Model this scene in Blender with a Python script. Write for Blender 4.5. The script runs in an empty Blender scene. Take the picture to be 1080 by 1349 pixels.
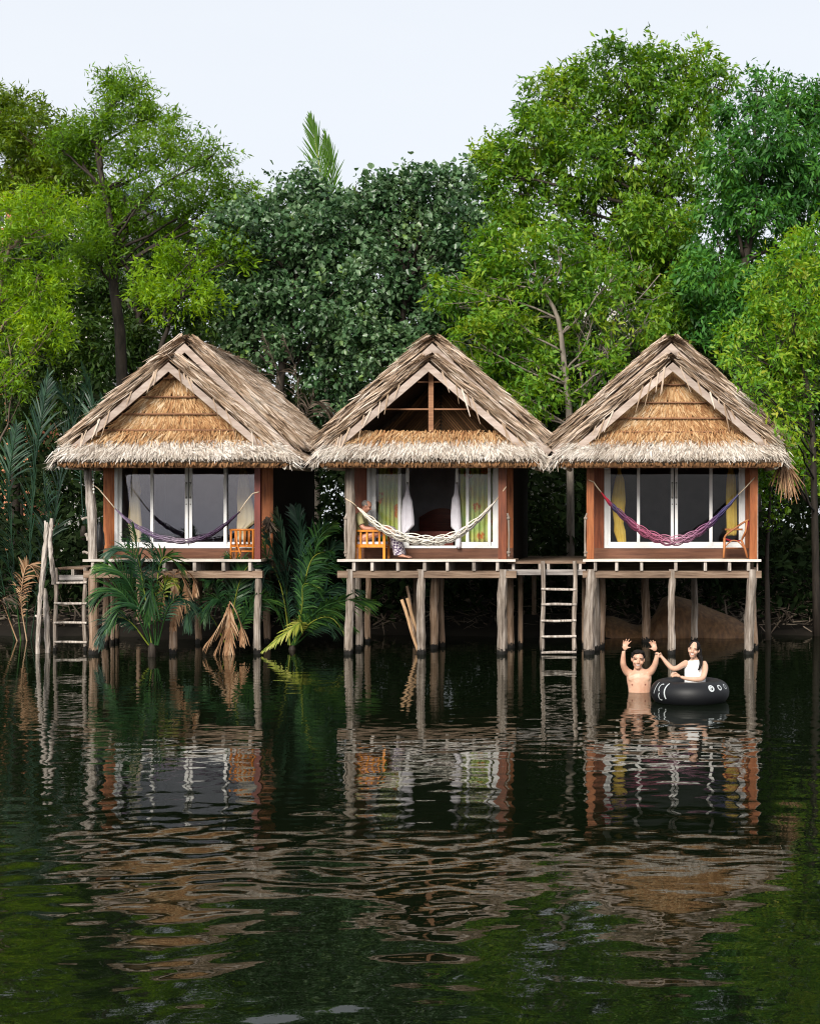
import bpy, bmesh, math, random
import numpy as np
from mathutils import Vector, Matrix
from math import radians as R, sin, cos, pi, tau

random.seed(7)
rng = np.random.default_rng(11)
S = bpy.context.scene
COL = S.collection

# ------------------------------------------------------------------ camera, sky, sun, exposure
F, CXP, CYP, HC = 1820.0, 840.0, 695.0, 2.57      # lens in photo pixels, principal point, eye height above the water
cam_d = bpy.data.cameras.new('camera')
cam = bpy.data.objects.new('camera', cam_d); COL.objects.link(cam)
cam.location = (0, 0, HC); cam.rotation_euler = (R(90), 0, 0)
cam_d.sensor_fit = 'HORIZONTAL'; cam_d.sensor_width = 36.0
cam_d.lens = 36.0 * F / 1080.0
cam_d.shift_x = (540 - CXP) / 1080.0
cam_d.shift_y = (CYP - 674.5) / 1080.0
cam_d.clip_start = 0.1; cam_d.clip_end = 3000
S.camera = cam

SUN_EL, SUN_AZ = 29.0, 192.0          # azimuth clockwise from +Y (north): behind the camera, to the left
W = bpy.data.worlds.new('World'); S.world = W; W.use_nodes = True
nt = W.node_tree; bg = nt.nodes['Background']
sky = nt.nodes.new('ShaderNodeTexSky'); sky.sky_type = 'NISHITA'; sky.sun_disc = False
sky.sun_elevation = R(SUN_EL); sky.sun_rotation = R(SUN_AZ)
sky.air_density = 1.0; sky.dust_density = 3.0
mx = nt.nodes.new('ShaderNodeMix'); mx.data_type = 'RGBA'
mx.inputs[0].default_value = 0.88                     # thin even overcast over the blue sky
mx.inputs[7].default_value = (5.5, 5.7, 6.0, 1)
cn = nt.nodes.new('ShaderNodeTexNoise'); cn.inputs['Scale'].default_value = 2.2; cn.inputs['Detail'].default_value = 5
cr = nt.nodes.new('ShaderNodeMapRange'); cr.inputs[3].default_value = 0.8; cr.inputs[4].default_value = 0.95
tcw = nt.nodes.new('ShaderNodeTexCoord'); mpw = nt.nodes.new('ShaderNodeMapping'); mpw.inputs['Scale'].default_value = (1, 1, 4)
nt.links.new(tcw.outputs['Generated'], mpw.inputs[0]); nt.links.new(mpw.outputs[0], cn.inputs['Vector']); nt.links.new(cn.outputs[0], cr.inputs[0]); nt.links.new(cr.outputs[0], mx.inputs[0])
nt.links.new(sky.outputs[0], mx.inputs[6]); nt.links.new(mx.outputs[2], bg.inputs[0])
bg.inputs[1].default_value = 0.08

sd = bpy.data.lights.new('sun', 'SUN'); sd.energy = 2.4; sd.angle = R(26); sd.color = (1.0, 0.95, 0.86)
sun = bpy.data.objects.new('sun', sd); COL.objects.link(sun)
az, el = R(SUN_AZ), R(SUN_EL)
sdir = Vector((sin(az) * cos(el), cos(az) * cos(el), sin(el)))
sun.rotation_euler = sdir.to_track_quat('Z', 'Y').to_euler()

S.view_settings.view_transform = 'Standard'; S.view_settings.look = 'None'
S.view_settings.exposure = 1.1; S.view_settings.gamma = 1.0
S.render.engine = 'CYCLES'
try:
    S.cycles.use_denoising = True; S.cycles.denoiser = 'OPENIMAGEDENOISE'
    S.cycles.denoising_prefilter = 'ACCURATE'
except Exception: pass
S.cycles.filter_width = 1.15
S.cycles.max_bounces = 7; S.cycles.diffuse_bounces = 3; S.cycles.glossy_bounces = 4
S.cycles.transparent_max_bounces = 12; S.cycles.transmission_bounces = 4
S.cycles.caustics_reflective = False; S.cycles.caustics_refractive = False

# ------------------------------------------------------------------ helpers
def P(px, py, Y):
    return np.array([(px - CXP) * Y / F, Y, HC - (py - CYP) * Y / F])
def PX(px, Y): return (px - CXP) * Y / F
def PZ(py, Y): return HC - (py - CYP) * Y / F

def wloc(o):
    v = Vector((0, 0, 0))
    while o is not None:
        v += o.location; o = o.parent
    return np.array(v)

def link(o, parent=None):
    COL.objects.link(o)
    if parent is not None: o.parent = parent
    return o

def tag(o, label=None, cat=None, group=None, kind=None):
    if label: o['label'] = label
    if cat: o['category'] = cat
    if group: o['group'] = group
    if kind: o['kind'] = kind
    return o

def thing(name, loc, label, cat, group=None):
    o = bpy.data.objects.new(name, None); o.empty_display_size = 0.1
    o.location = tuple(float(v) for v in loc); COL.objects.link(o)
    return tag(o, label, cat, group)

def mesh_np(name, V, Fc, mats, parent=None, smooth=False, kind=None, midx=None):
    """one mesh object from arrays; Fc is a list of (M,k) index arrays"""
    if not isinstance(Fc, list): Fc = [Fc]
    V = np.asarray(V, dtype=np.float64)
    if parent is not None: V = V - wloc(parent)
    me = bpy.data.meshes.new(name)
    me.vertices.add(len(V)); me.vertices.foreach_set('co', V.astype(np.float32).ravel())
    tot = np.concatenate([np.full(len(f), f.shape[1], dtype=np.int32) for f in Fc])
    idx = np.concatenate([np.asarray(f, dtype=np.int32).ravel() for f in Fc])
    me.loops.add(len(idx)); me.loops.foreach_set('vertex_index', idx)
    st = np.zeros(len(tot), dtype=np.int32); st[1:] = np.cumsum(tot)[:-1]
    me.polygons.add(len(tot)); me.polygons.foreach_set('loop_start', st); me.polygons.foreach_set('loop_total', tot)
    for m in (mats if isinstance(mats, (list, tuple)) else [mats]): me.materials.append(m)
    if midx is not None: me.polygons.foreach_set('material_index', np.asarray(midx, dtype=np.int32))
    if smooth: me.polygons.foreach_set('use_smooth', np.ones(len(tot), dtype=bool))
    me.update(calc_edges=True); me.validate()
    o = bpy.data.objects.new(name, me); link(o, parent)
    if kind: o['kind'] = kind
    return o

class MB:
    """collects boxes, beams, tubes in world space; build() links one mesh object"""
    def __init__(s): s.v = []; s.f = []
    def add(s, V, Fc):
        b = len(s.v); s.v.extend([tuple(map(float, q)) for q in V]); s.f.extend([tuple(i + b for i in q) for q in Fc]); return s
    def box(s, x0, x1, y0, y1, z0, z1):
        V = [(x, y, z) for z in (z0, z1) for y in (y0, y1) for x in (x0, x1)]
        return s.add(V, [(0, 2, 3, 1), (4, 5, 7, 6), (0, 1, 5, 4), (2, 6, 7, 3), (0, 4, 6, 2), (1, 3, 7, 5)])
    def beam(s, p0, p1, w, h, up=(0, 0, 1), bev=0.0):
        p0, p1 = Vector(p0), Vector(p1); t = (p1 - p0).normalized(); u = Vector(up)
        a = t.cross(u)
        if a.length < 1e-4: a = t.cross(Vector((0, 1, 0)))
        a.normalize(); b = a.cross(t).normalized()
        V = []
        for p in (p0, p1):
            for (i, j) in ((-1, -1), (1, -1), (1, 1), (-1, 1)): V.append(p + a * (i * w / 2) + b * (j * h / 2))
        return s.add(V, [(0, 1, 2, 3), (7, 6, 5, 4), (0, 4, 5, 1), (1, 5, 6, 2), (2, 6, 7, 3), (3, 7, 4, 0)])
    def tube(s, pts, rad, n=8, cap=True, jit=0.0, side=None):
        pts = [Vector(p) for p in pts]
        if not hasattr(rad, '__len__'): rad = [rad] * len(pts)
        V = []; Fc = []; ref = Vector(side) if side is not None else None
        t0 = (pts[1] - pts[0]).normalized()
        a = ref if ref is not None else (Vector((0, 1, 0)) if abs(t0.y) < 0.8 else Vector((1, 0, 0)))
        for i, p in enumerate(pts):
            t = (pts[min(i + 1, len(pts) - 1)] - pts[max(i - 1, 0)]).normalized()
            a = (a - t * a.dot(t)).normalized(); b = t.cross(a)
            r = rad[i]; ra, rb = (r if hasattr(r, '__len__') else (r, r))
            for k in range(n):
                q = tau * k / n; jj = 1 + random.uniform(-jit, jit)
                V.append(p + a * (cos(q) * ra * jj) + b * (sin(q) * rb * jj))
        for i in range(len(pts) - 1):
            for k in range(n):
                k2 = (k + 1) % n
                Fc.append((i * n + k, i * n + k2, (i + 1) * n + k2, (i + 1) * n + k))
        if cap:
            Fc.append(tuple(reversed(range(n)))); Fc.append(tuple(range((len(pts) - 1) * n, len(pts) * n)))
        return s.add(V, Fc)
    def ell(s, c, r, rot=None, nu=16, nv=10):
        c = Vector(c); V = []; Fc = []
        M = rot if rot is not None else Matrix.Identity(3)
        for j in range(1, nv):
            th = pi * j / nv
            for i in range(nu):
                ph = tau * i / nu
                V.append(c + M @ Vector((r[0] * sin(th) * cos(ph), r[1] * sin(th) * sin(ph), r[2] * cos(th))))
        V.append(c + M @ Vector((0, 0, r[2]))); V.append(c + M @ Vector((0, 0, -r[2])))
        T, B = len(V) - 2, len(V) - 1
        for j in range(nv - 2):
            for i in range(nu):
                i2 = (i + 1) % nu
                Fc.append((j * nu + i, (j + 1) * nu + i, (j + 1) * nu + i2, j * nu + i2))
        for i in range(nu):
            i2 = (i + 1) % nu
            Fc.append((T, i, i2)); Fc.append((B, (nv - 2) * nu + i2, (nv - 2) * nu + i))
        return s.add(V, Fc)
    def build(s, name, mat, parent=None, smooth=False, kind=None):
        off = wloc(parent) if parent is not None else np.zeros(3)
        me = bpy.data.meshes.new(name)
        me.from_pydata([(v[0] - off[0], v[1] - off[1], v[2] - off[2]) for v in s.v], [], s.f)
        for m in (mat if isinstance(mat, (list, tuple)) else [mat]): me.materials.append(m)
        if smooth:
            for p in me.polygons: p.use_smooth = True
        me.update()
        o = bpy.data.objects.new(name, me); link(o, parent)
        if kind: o['kind'] = kind
        return o

def catmull(pts, n):
    pts = [np.array(p, float) for p in pts]; Q = [2 * pts[0] - pts[1]] + pts + [2 * pts[-1] - pts[-2]]; out = []
    m = len(pts) - 1
    for i in range(n):
        t = i / (n - 1) * m; k = min(int(t), m - 1); u = t - k
        a, b_, c, d = Q[k:k + 4]
        out.append(0.5 * ((2 * b_) + (-a + c) * u + (2 * a - 5 * b_ + 4 * c - d) * u ** 2 + (-a + 3 * b_ - 3 * c + d) * u ** 3))
    return out

# ------------------------------------------------------------------ materials
MAT = {}
def newmat(name):
    m = bpy.data.materials.new(name); m.use_nodes = True
    MAT[name] = m
    return m, m.node_tree.nodes, m.node_tree.links, m.node_tree.nodes['Principled BSDF']

def ramp(nodes, stops):
    r = nodes.new('ShaderNodeValToRGB'); e = r.color_ramp.elements
    while len(e) > 1: e.remove(e[-1])
    e[0].position = stops[0][0]; e[0].color = (*stops[0][1], 1)
    for p, c in stops[1:]:
        k = e.new(p); k.color = (*c, 1)
    return r

def wood(name, c1, c2, axis='Z', scale=6.0, stretch=14.0, rough=0.75, c3=None, bump=0.25, spec=0.25, wet=False):
    m, N, L, b = newmat(name)
    tc = N.new('ShaderNodeTexCoord'); mp = N.new('ShaderNodeMapping')
    sc = {'X': (1, stretch, stretch), 'Y': (stretch, 1, stretch), 'Z': (stretch, stretch, 1)}[axis]
    mp.inputs['Scale'].default_value = sc
    n1 = N.new('ShaderNodeTexNoise'); n1.inputs['Scale'].default_value = scale / 4; n1.inputs['Detail'].default_value = 6; n1.inputs['Roughness'].default_value = 0.65
    L.new(tc.outputs['Object'], mp.inputs[0]); L.new(mp.outputs[0], n1.inputs['Vector'])
    stops = [(0.32, c1), (0.62, c2)] if c3 is None else [(0.3, c1), (0.5, c2), (0.72, c3)]
    r = ramp(N, stops); L.new(n1.outputs[0], r.inputs[0])
    n2 = N.new('ShaderNodeTexNoise'); n2.inputs['Scale'].default_value = 1.7; n2.inputs['Detail'].default_value = 4
    L.new(tc.outputs['Object'], n2.inputs['Vector'])
    oi = N.new('ShaderNodeObjectInfo')
    h = N.new('ShaderNodeHueSaturation')
    ad = N.new('ShaderNodeMath'); ad.operation = 'MULTIPLY_ADD'; ad.inputs[1].default_value = 0.9; ad.inputs[2].default_value = 0.4
    L.new(n2.outputs[0], ad.inputs[0])
    a2 = N.new('ShaderNodeMath'); a2.operation = 'MULTIPLY_ADD'; a2.inputs[1].default_value = 0.3; L.new(oi.outputs['Random'], a2.inputs[0]); L.new(ad.outputs[0], a2.inputs[2])
    L.new(a2.outputs[0], h.inputs['Value']); L.new(r.outputs[0], h.inputs['Color'])
    out = h.outputs[0]
    if wet:   # black wet foot up to a ragged tide line just above the water
        sp = N.new('ShaderNodeSeparateXYZ'); L.new(tc.outputs['Object'], sp.inputs[0])
        n5 = N.new('ShaderNodeTexNoise'); n5.inputs['Scale'].default_value = 22; n5.inputs['Detail'].default_value = 3; L.new(tc.outputs['Object'], n5.inputs['Vector'])
        q1 = N.new('ShaderNodeMath'); q1.operation = 'MULTIPLY_ADD'; q1.inputs[1].default_value = 0.22; L.new(n5.outputs[0], q1.inputs[0]); L.new(sp.outputs[2], q1.inputs[2])
        r5 = ramp(N, [(0.19, (0, 0, 0)), (0.225, (1, 1, 1))]); L.new(q1.outputs[0], r5.inputs[0])
        m5 = N.new('ShaderNodeMix'); m5.data_type = 'RGBA'; m5.inputs[6].default_value = (0.008, 0.007, 0.006, 1); L.new(r5.outputs[0], m5.inputs[0]); L.new(out, m5.inputs[7]); out = m5.outputs[2]
    L.new(out, b.inputs['Base Color'])
    b.inputs['Roughness'].default_value = rough; b.inputs['Specular IOR Level'].default_value = spec
    bp = N.new('ShaderNodeBump'); bp.inputs['Strength'].default_value = bump; bp.inputs['Distance'].default_value = 0.02
    L.new(n1.outputs[0], bp.inputs['Height']); L.new(bp.outputs[0], b.inputs['Normal'])
    return m

def plain(name, c, rough=0.6, spec=0.3, noise=0.0, nscale=8.0):
    m, N, L, b = newmat(name)
    b.inputs['Base Color'].default_value = (*c, 1); b.inputs['Roughness'].default_value = rough; b.inputs['Specular IOR Level'].default_value = spec
    if noise:
        tc = N.new('ShaderNodeTexCoord'); n = N.new('ShaderNodeTexNoise'); n.inputs['Scale'].default_value = nscale; n.inputs['Detail'].default_value = 5
        L.new(tc.outputs['Object'], n.inputs['Vector'])
        lo = tuple(max(0, v * (1 - noise)) for v in c); hi = tuple(min(1, v * (1 + noise)) for v in c)
        r = ramp(N, [(0.3, lo), (0.7, hi)]); L.new(n.outputs[0], r.inputs[0]); L.new(r.outputs[0], b.inputs['Base Color'])
    return m

def straw(name, cols, rough=0.8):
    """each strand its own tone of straw, browner or greyer in patches"""
    m, N, L, b = newmat(name)
    g = N.new('ShaderNodeNewGeometry'); tc = N.new('ShaderNodeTexCoord')
    n = N.new('ShaderNodeTexNoise'); n.inputs['Scale'].default_value = 1.6; n.inputs['Detail'].default_value = 4
    L.new(tc.outputs['Object'], n.inputs['Vector'])
    mixv = N.new('ShaderNodeMath'); mixv.operation = 'MULTIPLY_ADD'; mixv.inputs[1].default_value = 0.62
    sub = N.new('ShaderNodeMath'); sub.operation = 'MULTIPLY_ADD'; sub.inputs[1].default_value = 0.9; sub.inputs[2].default_value = -0.26
    L.new(n.outputs[0], sub.inputs[0]); L.new(g.outputs['Random Per Island'], mixv.inputs[0]); L.new(sub.outputs[0], mixv.inputs[2])
    k = len(cols) - 1
    r = ramp(N, [(i / k, c) for i, c in enumerate(cols)]); L.new(mixv.outputs[0], r.inputs[0])
    L.new(r.outputs[0], b.inputs['Base Color'])
    b.inputs['Roughness'].default_value = rough; b.inputs['Specular IOR Level'].default_value = 0.15
    return m

def leafmat(name, cols, trans=0.35, rough=0.45, nscale=0.45, spec=0.35):
    m, N, L, b = newmat(name)
    g = N.new('ShaderNodeNewGeometry'); tc = N.new('ShaderNodeTexCoord')
    n = N.new('ShaderNodeTexNoise'); n.inputs['Scale'].default_value = nscale; n.inputs['Detail'].default_value = 3
    L.new(tc.outputs['Object'], n.inputs['Vector'])
    ma = N.new('ShaderNodeMath'); ma.operation = 'MULTIPLY_ADD'; ma.inputs[1].default_value = 1.3; ma.inputs[2].default_value = -0.42
    L.new(n.outputs[0], ma.inputs[0])
    mb = N.new('ShaderNodeMath'); mb.operation = 'MULTIPLY_ADD'; mb.inputs[1].default_value = 0.55
    L.new(g.outputs['Random Per Island'], mb.inputs[0]); L.new(ma.outputs[0], mb.inputs[2])
    k = len(cols) - 1
    r = ramp(N, [(i / k, c) for i, c in enumerate(cols)]); L.new(mb.outputs[0], r.inputs[0])
    L.new(r.outputs[0], b.inputs['Base Color'])
    b.inputs['Roughness'].default_value = rough; b.inputs['Specular IOR Level'].default_value = spec
    t = N.new('ShaderNodeBsdfTranslucent')
    hs = N.new('ShaderNodeHueSaturation'); hs.inputs['Saturation'].default_value = 1.15; hs.inputs['Value'].default_value = 1.5; hs.inputs['Hue'].default_value = 0.48
    L.new(r.outputs[0], hs.inputs['Color']); L.new(hs.outputs[0], t.inputs[0])
    ms = N.new('ShaderNodeMixShader'); ms.inputs[0].default_value = trans
    L.new(b.outputs[0], ms.inputs[1]); L.new(t.outputs[0], ms.inputs[2])
    L.new(ms.outputs[0], N['Material Output'].inputs[0])
    return m

def glass(name, tint, refl, gloss=(0.9, 0.93, 1.0)):
    m, N, L, b = newmat(name); N.remove(b)
    tr = N.new('ShaderNodeBsdfTransparent'); tr.inputs[0].default_value = (*tint, 1)
    gl = N.new('ShaderNodeBsdfGlossy'); gl.inputs['Roughness'].default_value = 0.01; gl.inputs[0].default_value = (*gloss, 1)
    n = N.new('ShaderNodeTexNoise'); n.inputs['Scale'].default_value = 1.3
    bp = N.new('ShaderNodeBump'); bp.inputs['Strength'].default_value = 0.06; bp.inputs['Distance'].default_value = 0.03
    L.new(n.outputs[0], bp.inputs['Height']); L.new(bp.outputs[0], gl.inputs['Normal'])
    fr = N.new('ShaderNodeFresnel'); fr.inputs[0].default_value = 1.5
    ad = N.new('ShaderNodeMath'); ad.operation = 'MULTIPLY'; ad.inputs[1].default_value = refl; ad.use_clamp = True
    L.new(fr.outputs[0], ad.inputs[0])
    ms = N.new('ShaderNodeMixShader'); L.new(ad.outputs[0], ms.inputs[0]); L.new(tr.outputs[0], ms.inputs[1]); L.new(gl.outputs[0], ms.inputs[2])
    L.new(ms.outputs[0], N['Material Output'].inputs[0])
    return m

wood('grey_wood', (0.07, 0.052, 0.04), (0.24, 0.195, 0.16), 'Z', c3=(0.46, 0.41, 0.37), wet=True, bump=0.5)
wood('pale_wood', (0.1, 0.08, 0.065), (0.36, 0.31, 0.27), 'Z', c3=(0.62, 0.57, 0.53), bump=0.6, scale=9, stretch=9)
wood('brown_pile', (0.08, 0.05, 0.032), (0.25, 0.165, 0.11), 'Z', c3=(0.4, 0.31, 0.25), wet=True, bump=0.5)
wood('deck_wood', (0.18, 0.12, 0.08), (0.34, 0.25, 0.18), 'X', c3=(0.48, 0.39, 0.31))
wood('edge_wood', (0.42, 0.37, 0.32), (0.62, 0.57, 0.52), 'X', c3=(0.74, 0.7, 0.66))
wood('beam_wood', (0.07, 0.042, 0.028), (0.18, 0.12, 0.082), 'X', c3=(0.3, 0.22, 0.165))
wood('grey_beam', (0.13, 0.115, 0.11), (0.29, 0.26, 0.245), 'X', c3=(0.42, 0.39, 0.37))
wood('red_wood', (0.085, 0.022, 0.01), (0.19, 0.05, 0.02), 'Z', rough=0.45, bump=0.15, c3=(0.28, 0.085, 0.034))
wood('orange_wood', (0.17, 0.045, 0.012), (0.33, 0.1, 0.03), 'Z', rough=0.45, bump=0.15, c3=(0.45, 0.165, 0.055))
wood('dark_red_wood', (0.09, 0.018, 0.014), (0.17, 0.035, 0.025), 'Z', rough=0.45, bump=0.08)
wood('sill_wood', (0.09, 0.035, 0.02), (0.17, 0.075, 0.042), 'X', rough=0.5, bump=0.1)
wood('barge_wood', (0.24, 0.18, 0.145), (0.38, 0.3, 0.255), 'X', c3=(0.5, 0.42, 0.37), stretch=6)
wood('batten_wood', (0.16, 0.075, 0.04), (0.3, 0.15, 0.08), 'X')
wood('chair_orange', (0.5, 0.16, 0.012), (0.72, 0.27, 0.025), 'Z', rough=0.4, bump=0.05)
wood('chair_bamboo', (0.34, 0.1, 0.018), (0.55, 0.19, 0.035), 'Z', rough=0.4, bump=0.05)
wood('rattan', (0.26, 0.08, 0.03), (0.46, 0.19, 0.07), 'Z', rough=0.45, bump=0.05)
wood('bed_wood', (0.12, 0.02, 0.012), (0.26, 0.05, 0.03), 'X', rough=0.35, bump=0.05)
wood('bark_dark', (0.012, 0.009, 0.007), (0.038, 0.029, 0.022), 'Z', scale=10, stretch=5)
wood('bark_brown', (0.07, 0.05, 0.038), (0.18, 0.135, 0.1), 'Z', scale=10, stretch=5)
wood('bark_grey', (0.1, 0.085, 0.07), (0.26, 0.22, 0.185), 'Z', scale=10, stretch=5)
wood('stick_wood', (0.26, 0.15, 0.08), (0.46, 0.3, 0.17), 'Z')
plain('cladding_dark', (0.016, 0.011, 0.009), 0.7, 0.2, noise=0.3)
plain('wet_wood', (0.008, 0.007, 0.006), 0.8, 0.1)
plain('white_frame', (0.8, 0.8, 0.8), 0.35, 0.4, noise=0.04)
plain('handle_grey', (0.55, 0.54, 0.5), 0.3, 0.5)
plain('black_plastic', (0.015, 0.015, 0.017), 0.4, 0.4)
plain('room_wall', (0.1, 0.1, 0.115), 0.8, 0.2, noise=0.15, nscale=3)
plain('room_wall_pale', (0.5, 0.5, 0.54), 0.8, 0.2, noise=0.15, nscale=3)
plain('under_thatch', (0.07, 0.05, 0.035), 0.9, 0.1, noise=0.4, nscale=14)
plain('soil', (0.016, 0.013, 0.01), 0.9, 0.1, noise=0.5, nscale=1.2)
plain('rope', (0.62, 0.5, 0.36), 0.85, 0.1, noise=0.15, nscale=60)
plain('white_cloth', (0.62, 0.6, 0.66), 0.9, 0.1, noise=0.06, nscale=12)
plain('mattress_cloth', (0.25, 0.22, 0.24), 0.9, 0.1)
plain('cushion_red', (0.22, 0.015, 0.03), 0.8, 0.15)
plain('shell', (0.75, 0.76, 0.72), 0.4, 0.4)
plain('bamboo_end', (0.62, 0.58, 0.5), 0.6, 0.2, noise=0.15)
plain('white_paint', (0.5, 0.53, 0.54), 0.5, 0.3)
straw('thatch_grey', [(0.04, 0.025, 0.016), (0.18, 0.115, 0.07), (0.4, 0.29, 0.205), (0.56, 0.455, 0.37), (0.72, 0.655, 0.59)])
straw('thatch_pale', [(0.1, 0.072, 0.052), (0.34, 0.28, 0.225), (0.56, 0.49, 0.42), (0.68, 0.62, 0.56), (0.77, 0.73, 0.69)])
straw('thatch_gold', [(0.13, 0.055, 0.022), (0.31, 0.15, 0.065), (0.45, 0.26, 0.12), (0.56, 0.38, 0.21), (0.68, 0.56, 0.42)])
straw('thatch_brown', [(0.05, 0.025, 0.012), (0.12, 0.06, 0.025), (0.22, 0.11, 0.05), (0.3, 0.17, 0.08)])
straw('dry_leaf', [(0.12, 0.06, 0.03), (0.28, 0.15, 0.08), (0.42, 0.26, 0.15), (0.52, 0.38, 0.26)])
straw('dry_leaf_dark', [(0.03, 0.022, 0.016), (0.07, 0.052, 0.038), (0.13, 0.1, 0.075), (0.22, 0.18, 0.14)])
leafmat('leaf_lime', [(0.05, 0.12, 0.008), (0.13, 0.27, 0.012), (0.23, 0.4, 0.016), (0.36, 0.5, 0.025)], 0.45, nscale=0.8)
leafmat('leaf_olive', [(0.035, 0.075, 0.008), (0.08, 0.15, 0.01), (0.14, 0.22, 0.012), (0.24, 0.3, 0.018)], 0.36, nscale=0.7)
leafmat('leaf_feather', [(0.035, 0.09, 0.01), (0.085, 0.19, 0.014), (0.15, 0.3, 0.018), (0.27, 0.42, 0.03)], 0.42, nscale=0.7)
leafmat('leaf_hibiscus', [(0.012, 0.034, 0.014), (0.032, 0.082, 0.03), (0.07, 0.15, 0.055), (0.16, 0.25, 0.13), (0.2, 0.34, 0.05)], 0.25, 0.35, nscale=0.9, spec=0.6)
leafmat('leaf_big', [(0.018, 0.055, 0.01), (0.05, 0.14, 0.014), (0.11, 0.25, 0.018), (0.2, 0.34, 0.025), (0.3, 0.38, 0.03)], 0.36, nscale=0.7)
leafmat('leaf_deep', [(0.014, 0.055, 0.016), (0.035, 0.13, 0.024), (0.075, 0.23, 0.034), (0.16, 0.33, 0.035)], 0.32, nscale=0.7)
leafmat('leaf_mid', [(0.025, 0.075, 0.012), (0.06, 0.17, 0.016), (0.12, 0.27, 0.02), (0.2, 0.33, 0.025), (0.3, 0.37, 0.04)], 0.36, nscale=0.8)
leafmat('leaf_bright', [(0.03, 0.1, 0.012), (0.08, 0.22, 0.018), (0.15, 0.33, 0.024), (0.28, 0.42, 0.035), (0.42, 0.4, 0.05)], 0.4, nscale=0.8)
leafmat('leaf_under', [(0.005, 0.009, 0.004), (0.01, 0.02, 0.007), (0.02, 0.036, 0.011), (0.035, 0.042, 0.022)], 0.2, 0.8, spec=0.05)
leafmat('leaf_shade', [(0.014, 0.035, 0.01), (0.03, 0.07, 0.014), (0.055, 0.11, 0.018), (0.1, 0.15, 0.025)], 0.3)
leafmat('palm_green', [(0.01, 0.035, 0.016), (0.022, 0.07, 0.024), (0.05, 0.13, 0.03), (0.11, 0.21, 0.035)], 0.3, 0.4, nscale=0.8)
leafmat('palm_dark', [(0.01, 0.03, 0.02), (0.022, 0.055, 0.036), (0.04, 0.095, 0.055), (0.075, 0.13, 0.07)], 0.25, 0.4, nscale=0.8)
leafmat('palm_yellow', [(0.08, 0.13, 0.02), (0.18, 0.24, 0.03), (0.34, 0.36, 0.06), (0.45, 0.42, 0.12)], 0.3, 0.45)
leafmat('palm_coconut', [(0.035, 0.08, 0.015), (0.06, 0.14, 0.02), (0.09, 0.19, 0.025), (0.13, 0.25, 0.035)], 0.35, 0.4)
glass('glass_grey', (0.97, 0.97, 0.98), 1.9, (0.8, 0.84, 1.0))
glass('glass_dark', (0.97, 0.97, 0.97), 0.35)
glass('glass_clear', (0.98, 0.98, 0.98), 0.3)

def watermat():
    m, N, L, b = newmat('river_water'); N.remove(b)
    df = N.new('ShaderNodeBsdfDiffuse'); df.inputs[0].default_value = (0.0035, 0.006, 0.0025, 1)
    gl = N.new('ShaderNodeBsdfGlossy'); gl.inputs[0].default_value = (0.88, 0.88, 0.86, 1); gl.inputs['Roughness'].default_value = 0.015
    fr = N.new('ShaderNodeFresnel'); fr.inputs[0].default_value = 1.333
    tc = N.new('ShaderNodeTexCoord'); mp = N.new('ShaderNodeMapping'); mp.inputs['Scale'].default_value = (3.6, 7.5, 1)
    n = N.new('ShaderNodeTexNoise'); n.inputs['Scale'].default_value = 1.0; n.inputs['Detail'].default_value = 2.0; n.inputs['Roughness'].default_value = 0.45
    bp = N.new('ShaderNodeBump'); bp.inputs['Strength'].default_value = 1.0; bp.inputs['Distance'].default_value = 0.0011
    L.new(tc.outputs['Object'], mp.inputs[0]); L.new(mp.outputs[0], n.inputs['Vector']); L.new(n.outputs[0], bp.inputs['Height'])
    L.new(bp.outputs[0], gl.inputs['Normal']); L.new(bp.outputs[0], fr.inputs['Normal'])
    ms = N.new('ShaderNodeMixShader'); L.new(fr.outputs[0], ms.inputs[0]); L.new(df.outputs[0], ms.inputs[1]); L.new(gl.outputs[0], ms.inputs[2])
    L.new(ms.outputs[0], N['Material Output'].inputs[0])
    return m
watermat()

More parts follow.
